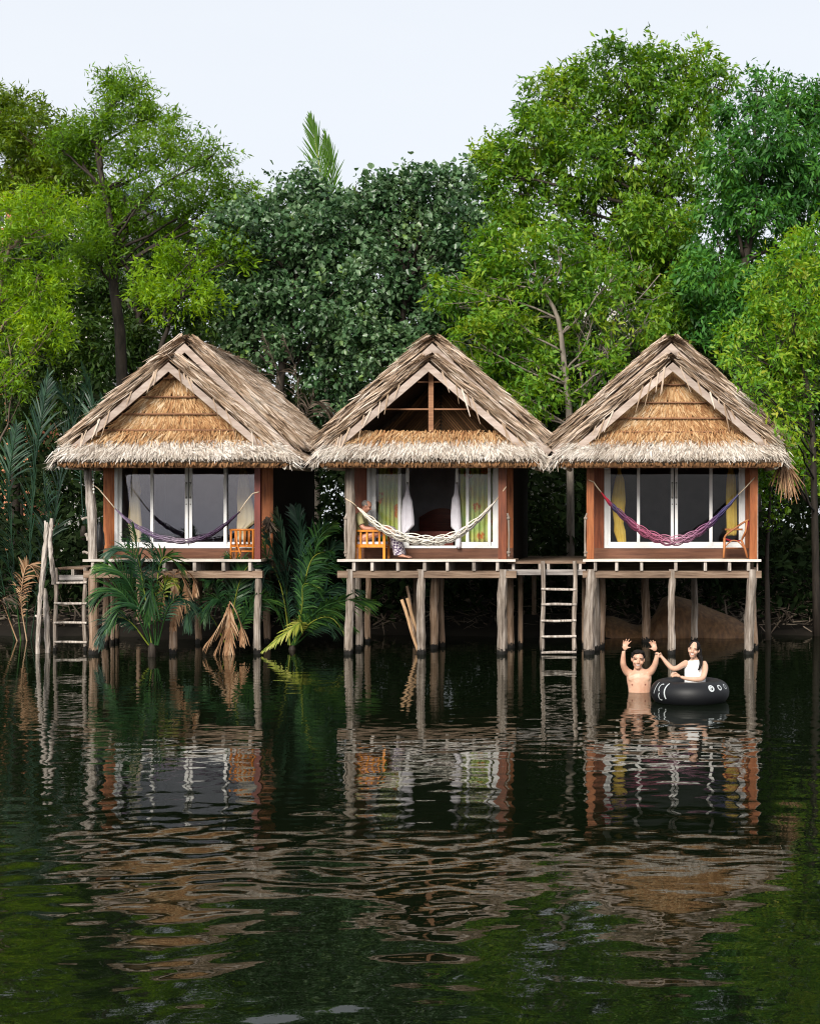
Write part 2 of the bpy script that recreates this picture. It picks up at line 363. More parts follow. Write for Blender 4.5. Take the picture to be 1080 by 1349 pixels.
# ------------------------------------------------------------------ ground and water
def water():
    x0, x1, y0, y1 = -19.0, 10.0, 5.0, 37.0
    xs = np.linspace(x0, x1, 480); nx = 480; ys = [y0]
    while ys[-1] < y1: ys.append(ys[-1] + 0.028 + 0.0022 * max(0.0, ys[-1] - 6.0))
    ys[-1] = y1; ys = np.array(ys); ny = len(ys)
    X, Yg = np.meshgrid(xs, ys)
    Z = np.zeros_like(X); g = np.random.default_rng(5)
    # two families of ripples: fine chop and longer lazy swells, both mostly running towards the viewer
    patch = 0.75 + 0.35 * np.sin(X * 0.55 + 1.0 + 0.6 * np.sin(Yg * 0.31)) * np.sin(Yg * 0.43 + 0.5)
    for lam, slope, spread, n in ((0.8, 0.005, 0.45, 18), (0.46, 0.01, 0.5, 28), (0.29, 0.0125, 0.55, 34), (0.2, 0.004, 0.6, 20), (1.9, 0.003, 0.8, 8)):
        for _ in range(n):
            l = lam * g.uniform(0.75, 1.35); th = pi / 2 + g.normal(0, spread); k = tau / l
            a = slope * math.sqrt(2.0 / n) / k * g.uniform(0.5, 1.5)
            Z += a * np.sin(k * (X * cos(th) + Yg * sin(th)) + g.uniform(0, tau)) * patch
    # calmer in the lee of the huts
    calm = 1.42 - 0.62 * np.clip((Yg - 8.5) / 6.0, 0, 1) - 0.2 * np.clip((Yg - 16.0) / 9.0, 0, 1)
    Z *= calm
    e = np.minimum.reduce([X - x0, x1 - X, Yg - y0, y1 - Yg]); Z *= np.clip(e / 1.0, 0, 1)
    V = np.stack([X.ravel(), Yg.ravel(), Z.ravel()], 1)
    i = np.arange(nx * ny).reshape(ny, nx)
    q = np.stack([i[:-1, :-1].ravel(), i[:-1, 1:].ravel(), i[1:, 1:].ravel(), i[1:, :-1].ravel()], 1)
    B = 700.0
    c = [i[0, 0], i[0, -1], i[-1, -1], i[-1, 0]]
    n0 = len(V)
    V = np.vstack([V, [(-B, -B, 0), (B, -B, 0), (B, 60, 0), (-B, 60, 0)]])
    ring = np.array([(n0, n0 + 1, c[1], c[0]), (n0 + 1, n0 + 2, c[2], c[1]), (n0 + 2, n0 + 3, c[3], c[2]), (n0 + 3, n0, c[0], c[3])])
    o = mesh_np('water', V, [q, ring], MAT['river_water'], smooth=True)
    tag(o, 'dark rippled river water mirroring the huts and trees', kind='structure')
water()

def ground():
    xs = np.linspace(-60, 60, 121); ys = np.concatenate([np.linspace(31.5, 46, 40), np.linspace(48, 90, 14), np.array([150, 400, 900.0])])
    xs = np.concatenate([[-900, -300, -120], xs, [120, 300, 900]])
    X, Yg = np.meshgrid(xs, ys); g = np.random.default_rng(3)
    t = np.clip((Yg - 32.6 - 0.5 * np.sin(X * 0.7) - 0.3 * np.sin(X * 1.9 + 1)) / 7.0, -0.3, 1)
    Z = np.where(t < 0, t * 4, 1.1 * t ** 0.8 * (t > 0)) if False else 1.3 * np.sign(t) * np.abs(t) ** 0.85
    Z += np.where(Yg < 60, 0.08 * g.standard_normal(X.shape), 0)
    V = np.stack([X.ravel(), Yg.ravel(), Z.ravel()], 1)
    nx, ny = len(xs), len(ys); i = np.arange(nx * ny).reshape(ny, nx)
    q = np.stack([i[:-1, :-1].ravel(), i[:-1, 1:].ravel(), i[1:, 1:].ravel(), i[1:, :-1].ravel()], 1)
    o = mesh_np('ground', V, q, MAT['soil'], smooth=True); tag(o, 'dark muddy river bank behind the huts', kind='structure')
ground()
def gz(y): 
    t = max(0.0, min(1.0, (y - 32.6) / 7.0)); return 1.3 * t ** 0.85

# ------------------------------------------------------------------ thatch
def nrm(a): return a / np.maximum(np.linalg.norm(a, axis=-1, keepdims=True), 1e-9)

def strips(base, d, n, L, Wd, curl):
    """tapered bent strips: base (N,3), direction d, normal n, length L, width Wd, curl lifts the tip along n (negative droops)"""
    d = nrm(d); s = nrm(np.cross(d, n)); L = L[:, None]; Wd = Wd[:, None] / 2; curl = curl[:, None]
    m = base + d * L * 0.5 + n * curl * 0.35; t = base + d * L + n * curl
    V = np.stack([base - s * Wd, base + s * Wd, m - s * Wd * 0.95, m + s * Wd * 0.95, t - s * Wd * 0.3, t + s * Wd * 0.3], 1).reshape(-1, 3)
    b = np.arange(len(base))[:, None] * 6
    f = np.concatenate([b + np.array([0, 1, 3, 2]), b + np.array([2, 3, 5, 4])])
    return V, f

def thatch_patch(TL, TR, BL, BR, rows, per_m, L, Wd, lift, side=0.12, up=None, g=rng, thick=0.05, roll=0.3, front=0.0):
    TL, TR, BL, BR = map(np.asarray, (TL, TR, BL, BR))
    n0 = nrm(np.cross(TR - TL + BR - BL, BL - TL + BR - TR)[None])[0]
    if up is not None and np.dot(n0, up) < 0: n0 = -n0
    Bs, Ds, Ls, Ws, Cs = [], [], [], [], []
    for r in range(rows):
        v = r / rows
        a, b = TL + (BL - TL) * v, TR + (BR - TR) * v
        N = max(2, int(np.linalg.norm(b - a) * per_m))
        u = (np.arange(N) + g.uniform(-0.7, 0.7, N)) / N
        vv = v + g.uniform(-0.5, 0.5, N) / rows
        vmax = max(0.25, 1 - 0.8 * L / (0.5 * np.linalg.norm(BL - TL) + 0.5 * np.linalg.norm(BR - TR)))
        vv = np.clip(vv, 0, 1)[:, None] * vmax; uu = np.clip(u, 0, 1)[:, None]
        top = TL + (TR - TL) * uu; bot = BL + (BR - BL) * uu
        Bs.append(top + (bot - top) * vv + n0 * (g.uniform(0, thick, N)[:, None]))
        dd = nrm(bot - top); s = nrm(np.cross(dd, n0))
        Ds.append(dd + s * g.normal(0, side, N)[:, None])
        Ls.append(L * g.uniform(0.65, 1.3, N)); Ws.append(Wd * g.uniform(0.6, 1.4, N)); Cs.append(lift * g.uniform(-0.2, 1.2, N))
    base = np.concatenate(Bs); n = nrm(n0[None] + g.normal(0, roll, (len(base), 3)) + np.array([0, -front, 0]))
    return strips(base, np.concatenate(Ds), n, np.concatenate(Ls), np.concatenate(Ws), np.concatenate(Cs))

def merge(parts):
    Vs, Fs, o = [], [], 0
    for V, f in parts:
        Vs.append(V); Fs.append(f + o); o += len(V)
    return np.concatenate(Vs), np.concatenate(Fs)

# ------------------------------------------------------------------ huts
DZ = 1.924      # top of the deck
YF, YW = 28.05, 28.95   # front posts, door wall
def tube_path(p0, p1, r0, r1, n=7, wob=0.03, g=random):
    p0, p1 = np.array(p0, float), np.array(p1, float); pts, rad = [], []
    ph1, ph2 = g.uniform(0, 6), g.uniform(0, 6)
    for i in range(n):
        t = i / (n - 1); e = sin(pi * t)
        p = p0 + (p1 - p0) * t; p[0] += wob * sin(t * 5 + ph1) * e; p[1] += wob * 0.6 * sin(t * 4 + ph2) * e
        pts.append(p); rad.append((r0 + (r1 - r0) * t) * g.uniform(0.93, 1.07))
    return pts, rad

def stilt(hut, px0, px1, Y, w_px, top=1.72, mat='grey_wood', square=True):
    """a pile from the river bed to the beam, px1 at the top, px0 at the waterline"""
    s = F / Y; x0, x1 = PX(px0, Y), PX(px1, Y)
    slope = (x1 - x0) / top; r = w_px / s / 2
    pts, rad = tube_path((x0 - slope * 0.5, Y, -0.5), (x1, Y, top), r * 1.08, r * 0.95, 14, 0.02)
    b = MB(); b.tube(pts, rad, 10, jit=0.09)
    o = b.build('stilt', MAT[mat], hut)
    return o

HUTS = [
 dict(cx=228.5, label='thatched stilt hut with purple hammock and driftwood corner post, beside tall palm fronds',
      door=(152, 345), sl=(201, 248.5, 249.5, 297), wall=(137, 360), glass='glass_grey', gable='thatch',
      fs=0.1, el=2.1, er=2.62, rr=(2.42, 2.25), bat=(498.6, 523, 545.5, 566.6), joists=(122, 145, 180, 216, 256, 294, 329)),
 dict(cx=562.5, label='thatched stilt hut with open timber gable and sliding doors pushed apart, middle of the row',
      door=(484, 657), sl=None, wall=(467, 676), glass='glass_clear', gable='open',
      fs=0.12, el=2.12, er=2.4, rr=(2.36, 2.42), bat=(503, 539, 573), joists=(466, 490, 524, 559, 589, 624, 655)),
 dict(cx=885.0, label='thatched stilt hut with closed dark sliding doors behind a pink and navy hammock',
      door=(796, 981), sl=(841, 887.5, 888.5, 936), wall=(782, 992), glass='glass_dark', gable='thatch',
      fs=0.0, el=2.34, er=2.24, rr=(2.42, 2.36), bat=(507, 530.5, 551, 569), joists=(784, 812, 845, 890, 929, 961, 986)),
]

def make_hut(k, h):
    g = np.random.default_rng(100 + k)
    X0 = (h['cx'] - CXP) * 28.0 / F
    hut = thing('stilt_hut', (X0, 28.0, 0), h['label'], 'hut', 'thatched huts on stilts along the bank')
    hw = 1.74
    # ---- deck
    pl = MB().box(-hw - 0.03, hw + 0.03, -0.075, 0.075, -0.022, 0.022).build('deck_plank', MAT['deck_wood'])
    me = pl.data; bpy.data.objects.remove(pl)
    for i in range(7):
        o = bpy.data.objects.new('deck_plank', me); link(o, hut)
        o.location = (random.uniform(-0.015, 0.015), 0.04 + 0.157 * i, DZ - 0.022 + random.uniform(-0.003, 0.003))
    MB().box(X0 - hw - 0.06, X0 + hw + 0.06, 27.9, 27.955, DZ - 0.045, DZ + 0.004).build('deck_edge_board', MAT['edge_wood'], hut)
    for jx in h['joists']:
        x = PX(jx, 27.92)
        MB().beam((x, 27.92, DZ - 0.145), (x + random.uniform(-.03, .03), 29.0, DZ - 0.145), 0.06, 0.165).build('joist', MAT['pale_wood'], hut)
    MB().box(X0 - hw - 0.07, X0 + hw + 0.07, 27.96, 28.08, DZ - 0.375, DZ - 0.232).build('front_beam', MAT['beam_wood'], hut)
    # ---- door wall
    s = F / YW; xl, xr = PX(h['wall'][0], YW), PX(h['wall'][1], YW)
    d0, d1 = PX(h['door'][0], YW), PX(h['door'][1], YW); zb, zt = 2.14, 4.02
    MB().box(xl, xr, YW - 0.03, YW + 0.05, DZ - 0.05, zb - 0.002).build('sill_board', MAT['sill_wood'], hut)
    wm = ('orange_wood', 'red_wood', 'red_wood')[k]
    MB().box(xl, d0 - 0.002, YW - 0.028, YW + 0.05, zb, 4.3).build('wall_panel', MAT[wm], hut)
    MB().box(d1 + 0.002, xr, YW - 0.028, YW + 0.05, zb, 4.3).build('wall_panel', MAT['orange_wood'], hut)
    MB().box(d0, d1, YW - 0.02, YW + 0.05, zt + 0.002, 4.4).build('lintel_board', MAT['red_wood'], hut)
    fr = MB(); fw = 0.065
    fr.box(d0, d0 + fw, YW - 0.05, YW + 0.06, zb, zt); fr.box(d1 - fw, d1, YW - 0.05, YW + 0.06, zb, zt)
    fr.box(d0 + fw, d1 - fw, YW - 0.05, YW + 0.06, zb, zb + 0.05); fr.box(d0 + fw, d1 - fw, YW - 0.05, YW + 0.06, zt - 0.05, zt)
    fr.build('door_frame', MAT['white_frame'], hut)
    def leaf(a, b_, y, hand=None, sw=0.062):
        m = MB(); z0, z1 = zb + 0.052, zt - 0.052
        m.box(a, a + sw, y - 0.02, y + 0.02, z0, z1); m.box(b_ - sw, b_, y - 0.02, y + 0.02, z0, z1)
        m.box(a + sw, b_ - sw, y - 0.02, y + 0.02, z0, z0 + 0.075); m.box(a + sw, b_ - sw, y - 0.02, y + 0.02, z1 - 0.075, z1)
        o = m.build('sliding_door', MAT['white_frame'], hut)
        MB().box(a + sw - 0.003, b_ - sw + 0.003, y - 0.003, y + 0.003, z0 + 0.072, z1 - 0.072).build('pane', MAT[h['glass']], o)
        if hand:
            hx = (a + sw / 2) if hand == 'l' else (b_ - sw / 2)
            hm = MB(); zc = PZ(646, YW)
            hm.tube([(hx, y - 0.02, zc + .15), (hx, y - 0.06, zc + .13), (hx, y - 0.07, zc), (hx, y - 0.06, zc - .13), (hx, y - 0.02, zc - .15)], 0.013, 6)
            hm.build('handle', MAT['handle_grey'], o, True)
            for dz in (0.15, -0.15):
                MB().box(hx - 0.018, hx + 0.018, y - 0.032, y - 0.021, zc + dz - 0.02, zc + dz + 0.02).build('handle_mount', MAT['black_plastic'], o)
            MB().tube([(hx, y - 0.034, zc - .29), (hx, y - 0.021, zc - .29)], 0.012, 8).build('keyhole', MAT['black_plastic'], o)
    yo, yi = YW + 0.03, YW - 0.017
    if h['sl']:
        a = [PX(q, YW) for q in h['sl']]
        leaf(d0 + fw, a[0] + 0.03, yo); leaf(a[3] - 0.03, d1 - fw, yo)
        leaf(a[0] - 0.035, a[1] - 0.004, yi, 'r'); leaf(a[2] + 0.004, a[3] + 0.035, yi, 'l')
    else:
        leaf(d0 + fw, PX(528, YW), yo); leaf(PX(613.5, YW), d1 - fw, yo)
        leaf(PX(491.5, YW), PX(539, YW), yi, 'r'); leaf(PX(600, YW), PX(646.5, YW), yi, 'l')
    # ---- room shell
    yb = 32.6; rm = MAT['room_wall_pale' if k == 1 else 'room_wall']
    for nm, bx in (('side_wall', (xl, xl + 0.06, YW + 0.06, yb, DZ - 0.05, 4.4)), ('side_wall', (xr - 0.06, xr, YW + 0.06, yb, DZ - 0.05, 4.4)),
                   ('rear_wall', (xl + 0.062, xr - 0.062, yb - 0.06, yb, DZ - 0.05, 4.4)), ('room_floor', (xl + 0.062, xr - 0.062, YW + 0.06, yb - 0.062, DZ, DZ + 0.06)),
                   ('room_ceiling', (xl + 0.062, xr - 0.062, YW + 0.06, yb - 0.062, 4.32, 4.38))):
        MB().box(*bx).build(nm, MAT['sill_wood'] if nm == 'room_floor' else rm, hut)
    MB().box(xl - 0.012, xl - 0.002, YW - 0.02, yb, DZ - 0.05, 4.4).build('side_cladding', MAT['cladding_dark'], hut)
    MB().box(xr + 0.002, xr + 0.012, YW - 0.02, yb, DZ - 0.05, 4.4).build('side_cladding', MAT['cladding_dark'], hut)
    MB().box(X0 - hw, X0 + hw, 29.06, 32.6, DZ - 0.3, DZ - 0.06).build('floor_frame', MAT['beam_wood'], hut)
    # ---- roof bodies
    ez, ey = 3.86, 27.22; XR = X0 + h['fs']; EX = {-1: h['el'] + h['fs'], 1: h['er'] - h['fs']}   # eave reach each side of the front ridge
    fx, fz = 1.93, 4.2                    # foot of the barge boards
    az_, yg, yr = 5.86, 27.72, 29.0        # front apex, front gable plane, rear gable plane
    rz, rx, re = 6.4, 2.42, 4.22; yb2 = 33.4
    def slab(quad, th, name, mat, parent=hut):
        q = [Vector(p) for p in quad]; n = (q[1] - q[0]).cross(q[2] - q[0]).normalized()
        if n.z < 0: n = -n
        V = q + [p - n * th for p in q]
        m = MB().add(V, [(0, 1, 2, 3), (7, 6, 5, 4), (0, 4, 5, 1), (1, 5, 6, 2), (2, 6, 7, 3), (3, 7, 4, 0)])
        return m.build(name, MAT[mat], parent)
    sag = lambda: g.uniform(-0.02, 0.02)
    front = bpy.data.objects.new('front_roof', None); link(front, hut)
    rear = bpy.data.objects.new('rear_roof', None); link(rear, hut)
    tv = []; tp = []
    for sgn in (-1, 1):
        A = (XR, yg, az_); B = (XR, yr + 0.3, az_); C = (XR + sgn * fx, yr + 0.3, fz); D = (XR + sgn * fx, yg, fz)
        slab([A, B, C, D], 0.06, 'roof_underlay', 'under_thatch', front)
        E = (XR + sgn * EX[sgn], yr + 0.5, ez + 0.02); G = (XR + sgn * EX[sgn], ey + 0.15, ez + 0.02)
        slab([D, C, E, G], 0.05, 'roof_underlay', 'under_thatch', front)
        up = np.array([sgn, 0, 1.0])
        # long leaves laid down the slope; the verge hangs out over the gable
        va = lambda p, dx=0, dy=0, dz=0: np.array(p, float) + (dx, dy, dz)
        tv.append(thatch_patch(va(A, 0, -0.13), B, va(D, 0, -0.13), C, 24, 76, 0.4, 0.02, 0.09, 0.2, up, g, 0.11, 0.5, 0.5))
        tv.append(thatch_patch(va(D, 0, -0.1), C, va(G, 0, -0.1), E, 7, 70, 0.34, 0.02, 0.06, 0.2, up, g, 0.09, 0.5, 0.5))
        # a thick verge of leaf butts along the barge
        N = 2100; t = g.uniform(-0.03, 0.9, N)[:, None]
        base = np.array(A) + (np.array(D) - np.array(A)) * t + np.stack([np.zeros(N), g.uniform(-0.3, 0.1, N), np.zeros(N)], 1) + nrm(up[None]) * g.uniform(0.04, 0.24, N)[:, None]
        dd = nrm((np.array(D) - np.array(A))[None]) + np.stack([np.zeros(N), g.normal(-0.06, 0.14, N), g.normal(0.01, 0.07, N)], 1)
        tv.append(strips(base, dd, nrm(nrm(up[None]) * g.uniform(.2, 1, (N, 1)) + np.array([0, -1.0, 0]) * g.uniform(.3, 1, (N, 1)) + g.normal(0, .25, (N, 3))), 0.42 * g.uniform(0.6, 1.3, N), 0.02 * g.uniform(0.5, 1.6, N), g.uniform(-0.06, 0.06, N)))
        # a few stray leaves hanging over the barge board
        N = 9; t = g.uniform(0.05, 0.95, N)[:, None]
        base = np.array(A) + (np.array(D) - np.array(A)) * t + np.stack([np.zeros(N), np.full(N, -0.33), np.full(N, 0.04)], 1)
        tv.append(strips(base, np.stack([sgn * g.uniform(0.1, 0.5, N), g.normal(0, .05, N), -np.ones(N)], 1), np.repeat(np.array([[0, -1.0, 0]]), N, 0), g.uniform(0.3, 0.6, N), g.uniform(0.02, 0.035, N), g.uniform(-0.02, 0.04, N)))
        # barge boards
        MB().beam((XR - sgn * 0.045, yg - 0.3 - 0.006 * sgn, az_ - 0.06), (XR + sgn * (fx + 0.03), yg - 0.3 - 0.006 * sgn, fz - 0.12), 0.035, 0.135, up=(0, 0, 1)).build('barge_board', MAT['barge_wood'], front)
        rx = h['rr'][0 if sgn < 0 else 1]
        A2 = (X0, yr, rz); B2 = (X0, yb2, rz); C2 = (X0 + sgn * rx, yb2, re); D2 = (X0 + sgn * rx, yr, re)
        slab([A2, B2, C2, D2], 0.07, 'roof_underlay', 'under_thatch', rear)
        tp.append(thatch_patch(va(A2, 0, -0.12), B2, va(D2, 0, -0.12), C2, 26, 62, 0.42, 0.023, 0.1, 0.2, up, g, 0.12, 0.5, 0.5))
        N = 2300; t = g.uniform(-0.03, 0.9, N)[:, None]
        base = np.array(A2) + (np.array(D2) - np.array(A2)) * t + np.stack([np.zeros(N), g.uniform(-0.28, 0.1, N), np.zeros(N)], 1) + nrm(up[None]) * g.uniform(0.04, 0.24, N)[:, None]
        dd = nrm((np.array(D2) - np.array(A2))[None]) + np.stack([np.zeros(N), g.normal(-0.05, 0.14, N), g.normal(0.01, 0.07, N)], 1)
        tp.append(strips(base, dd, nrm(nrm(up[None]) * g.uniform(.2, 1, (N, 1)) + np.array([0, -1.0, 0]) * g.uniform(.3, 1, (N, 1)) + g.normal(0, .25, (N, 3))), 0.44 * g.uniform(0.6, 1.3, N), 0.022 * g.uniform(0.5, 1.6, N), g.uniform(-0.06, 0.07, N)))
        MB().beam((X0 - sgn * 0.045, yr - 0.3 - 0.006 * sgn, rz - 0.05), (X0 + sgn * (rx + 0.02), yr - 0.3 - 0.006 * sgn, re - 0.1), 0.035, 0.135).build('barge_board', MAT['barge_wood'], rear)
        # eave pole ends
        MB().tube([(XR + sgn * (EX[sgn] - 0.2), ey + 0.12, ez - 0.09), (XR + sgn * (EX[sgn] - 0.2), 29.6, ez - 0.05)], 0.045, 10).build('eave_pole', MAT['bamboo_end'], front)
    # ridge caps
    for (lst, yA, yB, zz, xm) in ((tv, yg - 0.34, yr + 0.2, az_ + 0.15, XR), (tp, yr - 0.34, yb2, rz + 0.15, X0)):
        N = int((yB - yA) * 150)
        sg = np.where(g.random(N) < 0.5, -1.0, 1.0)
        base = np.stack([xm - sg * g.uniform(-0.02, 0.1, N), g.uniform(yA, yB, N), zz + g.uniform(-0.04, 0.05, N)], 1)
        lst.append(strips(base, np.stack([sg, g.normal(0, 0.35, N), -0.75 + g.normal(0, 0.12, N)], 1), nrm(np.stack([sg * .7, np.zeros(N), np.ones(N)], 1)), g.uniform(0.3, 0.6, N), g.uniform(0.04, 0.07, N), g.uniform(0.0, 0.1, N)))
    V, f = merge(tv); mesh_np('thatch', V, f, MAT['thatch_grey'], front, kind='stuff')
    V, f = merge(tp); mesh_np('thatch', V, f, MAT['thatch_grey'], rear, kind='stuff')
    # ---- eave skirt across the front
    TLs, TRs = (XR - fx, yg + 0.02, 4.36), (XR + fx, yg + 0.02, 4.36); BLs, BRs = (XR - EX[-1] - 0.02, ey, ez), (XR + EX[1] + 0.02, ey, ez)
    slab([TLs, TRs, BRs, BLs], 0.07, 'skirt_underlay', 'under_thatch', front)
    upf = np.array([0, -1, 0.6])
    gd = thatch_patch(np.array(TLs) + (0.1, 0.03, 0.12), np.array(TRs) + (-0.1, 0.03, 0.12), np.array(TLs) + (-0.03, -.28, -.22), np.array(TRs) + (0.03, -.28, -.22), 5, 70, 0.26, 0.02, 0.075, 0.25, upf, g, 0.085)
    pal = thatch_patch((XR - fx - 0.05, yg - 0.13, 4.27), (XR + fx + 0.05, yg - 0.13, 4.29), np.array(BLs) + (.02, .02, .025), np.array(BRs) + (-.02, .02, .025), 10, 105, 0.24, 0.02, 0.06, 0.3, upf, g, 0.07)
    corner = []
    for sgn in (-1, 1):
        N = 260; t = g.uniform(0, 1, N)[:, None]
        a_, b_ = np.array((XR + sgn * fx, yg - 0.1, 4.3)), np.array((XR + sgn * EX[sgn], ey + .05, ez + 0.03))
        base = a_ + (b_ - a_) * t + g.normal(0, 0.05, (N, 3))
        dd = nrm((b_ - a_)[None]) + g.normal(0, 0.3, (N, 3)) * (1, 1, 0.4) + (0, 0, -0.15)
        corner.append(strips(base, dd, np.repeat(nrm(np.array([[sgn * 0.5, -0.6, 0.8]])), N, 0), g.uniform(0.12, 0.28, N), g.uniform(0.02, 0.035, N), g.uniform(-0.04, 0.04, N)))
    V, f = merge([pal] + corner); mesh_np('eave_thatch', V, f, MAT['thatch_pale'], front, kind='stuff')
    V, f = gd; mesh_np('eave_thatch_upper', V, f, MAT['thatch_gold'], front, kind='stuff')
    N = 1800
    base = np.stack([g.uniform(XR - EX[-1] + 0.08, XR + EX[1] - 0.08, N), ey + g.uniform(-0.0, 0.2, N), np.full(N, ez + 0.0)], 1)
    V, f = strips(base, np.stack([g.normal(0, .35, N), g.normal(0, .3, N), -np.ones(N)], 1), np.repeat(np.array([[0, -1.0, 0]]), N, 0), g.uniform(0.05, 0.12, N), g.uniform(0.02, 0.035, N), np.zeros(N))
    mesh_np('eave_fringe', V, f, MAT['thatch_brown'], front, kind='stuff')
    MB().tube([(XR - EX[-1] + 0.25, ey + 0.12, ez - 0.085), (XR + EX[1] - 0.25, ey + 0.12, ez - 0.085)], 0.028, 8).build('eave_batten', MAT['batten_wood'], front)
    # veranda head beam
    MB().box(X0 - hw, X0 + hw, YF - 0.05, YF + 0.05, 3.98, 4.12).build('head_beam', MAT['beam_wood'], hut)
    # ---- gable
    def half(z): return (az_ - 0.12 - z) / ((az_ - fz) / fx)
    yq = yg + 0.06
    if h['gable'] == 'thatch':
        zs = [PZ(b, yq) for b in h['bat']]
        slabm = MB().add([(XR - half(4.3), yq + 0.05, 4.3), (XR + half(4.3), yq + 0.05, 4.3), (XR, yq + 0.05, az_ - 0.1), (XR - half(4.3), yq + 0.1, 4.3), (XR + half(4.3), yq + 0.1, 4.3), (XR, yq + 0.1, az_ - 0.1)],
                         [(0, 1, 2), (5, 4, 3), (0, 3, 4, 1), (1, 4, 5, 2), (2, 5, 3, 0)])
        slabm.build('gable_backing', MAT['under_thatch'], front)
        tops = [az_ - 0.15] + zs; parts = []
        for i, z in enumerate(tops):
            zb_ = tops[i + 1] if i + 1 < len(tops) else 4.22
            w0, w1 = max(0.03, half(z)), half(zb_)
            parts.append(thatch_patch((XR - w0, yq + 0.0, z), (XR + w0, yq + 0.0, z), (XR - w1, yq - 0.015, zb_ - 0.03), (XR + w1, yq - 0.015, zb_ - 0.03), 5, 80, (z - zb_) * 0.5, 0.022, 0.03, 0.22, np.array([0, -1, 0.1]), g, 0.025))
        V, f = merge(parts); mesh_np('gable_thatch', V, f, MAT['thatch_gold'], front, kind='stuff')
        for z in zs:
            MB().box(XR - half(z), XR + half(z), yq - 0.085, yq - 0.06, z - 0.012, z + 0.012).build('batten', MAT['batten_wood'], front)
    else:
        zs = [PZ(b, yq) for b in h['bat']]
        for i, z in enumerate(zs):
            t_ = 0.05 if i == 2 else 0.03
            MB().box(XR - half(z), XR + half(z), yq - 0.02, yq + 0.03, z - t_ / 2, z + t_ / 2).build('tie_beam', MAT['batten_wood'], front)
        MB().box(XR - 0.05, XR + 0.05, yq - 0.06, yq - 0.022, zs[2] + 0.026, az_ - 0.15).build('king_post', MAT['batten_wood'], front)
        # woven thatch of the underside, seen through the open gable
        m = MB()
        for sgn in (-1, 1):
            for zc in np.linspace(4.42, 5.8, 20):
                xe = min((zc - 4.3) / 1.15, 1.6)
                m.beam((XR + sgn * 0.02, yr + 0.12, zc), (XR + sgn * xe, yr + 0.13, zc - xe * 1.15), 0.012, 0.03)
            for xx in np.linspace(0.12, 1.5, 12):
                zt_ = az_ - 0.2 - xx * (az_ - fz) / fx; xe = min((zt_ - 4.3) / 1.15, 1.6) if zt_ > 4.35 else 0.02
                m.beam((XR + sgn * xx, yr + 0.12, zt_), (XR + sgn * (xx + xe * .5), yr + 0.13, zt_ - xe * .5 * 1.15), 0.012, 0.03)
        m.build('inner_slats', MAT['thatch_brown'], front, kind='stuff')
        MB().add([(XR - 2.2, yr + 0.2, 4.1), (XR + 2.2, yr + 0.2, 4.1), (XR, yr + 0.2, rz - 0.1)], [(0, 1, 2)]).build('inner_gable', MAT['under_thatch'], front)
        MB().box(XR - 1.9, XR + 1.9, yq + 0.06, yr + 0.18, 4.12, 4.16).build('loft_floor', MAT['under_thatch'], front)
    # close the rear gable
    MB().add([(X0 - rx, yb2 - .1, re), (X0 + rx, yb2 - .1, re), (X0, yb2 - .1, rz)], [(0, 1, 2)]).build('rear_gable', MAT['under_thatch'], rear)
    if h['gable'] == 'thatch':
        MB().add([(X0 - rx + .1, yr + .25, re), (X0 + rx - .1, yr + .25, re), (X0, yr + .25, rz - 0.1)], [(0, 1, 2)]).build('inner_gable', MAT['under_thatch'], rear)
    return hut, X0

huts = [make_hut(k, h) for k, h in enumerate(HUTS)]
H1, H2, H3 = [h for h, _ in huts]
XH = [x for _, x in huts]

def post(hut, p0, p1, r, mat, kind='square'):
    b = MB()
    if kind == 'square': b.beam(p0, p1, r * 2, r * 2, up=(0, 1, 0))
    else:
        pts, rad = tube_path(p0, p1, r, r * 0.95, 12, 0.02); b.tube(pts, rad, 10, jit=0.05)
    return b.build('post', MAT[mat], hut)
Y = YF
# hut 1: gnarled driftwood post with stub branches, slim dark red post
b = MB()
pl = [(122, 738), (121.5, 715), (121.8, 690), (121, 672), (119.5, 662), (118, 645), (116, 630), (115, 600)]
b.tube([P(x, y, Y) for x, y in pl], [.085, .083, .088, .092, .1, .085, .08, .07], 12, jit=0.09)
dp = b.build('post', MAT['pale_wood'], H1); dp['label'] = 'gnarled pale driftwood corner post'
for (x0, y0, x1, y1) in ((116, 682, 109, 684), (116, 729, 110, 727.5), (116, 712, 113.5, 704)):
    m = MB(); p0, p1 = P(x0, y0, Y), P(x1, y1, Y)
    m.tube([p0, (p0 + p1) / 2 + (0, 0, .01), p1, p1 + (-.01, 0, .02)], [.028, .022, .035, .02], 8, jit=.1); m.build('branch_stub', MAT['pale_wood'], dp)
post(H1, P(340, 738, Y), P(340, 605, Y), .058, 'dark_red_wood')
post(H2, P(461.5, 738, Y), P(461.5, 605, Y), .098, 'grey_wood', 'round')
post(H2, P(662, 738, Y), P(662, 605, Y), .083, 'red_wood')
post(H3, P(777.5, 738, Y), P(777.5, 605, Y), .075, 'orange_wood')
post(H3, P(991.5, 738, Y), P(993, 605, Y), .075, 'orange_wood')
MB().tube([P(997.5, 757, Y - .05), P(997.5, 605, Y - .05)], .016, 8).build('drain_pipe', MAT['barge_wood'], H3)
# weathered side brackets (short driftwood hooks) on the posts
for hut, x, sgn in ((H2, 456, -1), (H2, 669, 1), (H3, 772, -1)):
    m = MB(); m.tube([P(x + sgn * 1, 733, Y - .06), P(x + sgn * 1.5, 705, Y - .06), P(x + sgn * 1, 682, Y - .06), P(x - sgn * 1, 676, Y - .06)], [.022, .018, .024, .018], 8, jit=.12)
    for yy in (728, 683): m.ell(P(x + sgn * .7, yy, Y - .06), (.042, .04, .035))
    m.build('driftwood_hook', MAT['grey_wood'], hut)
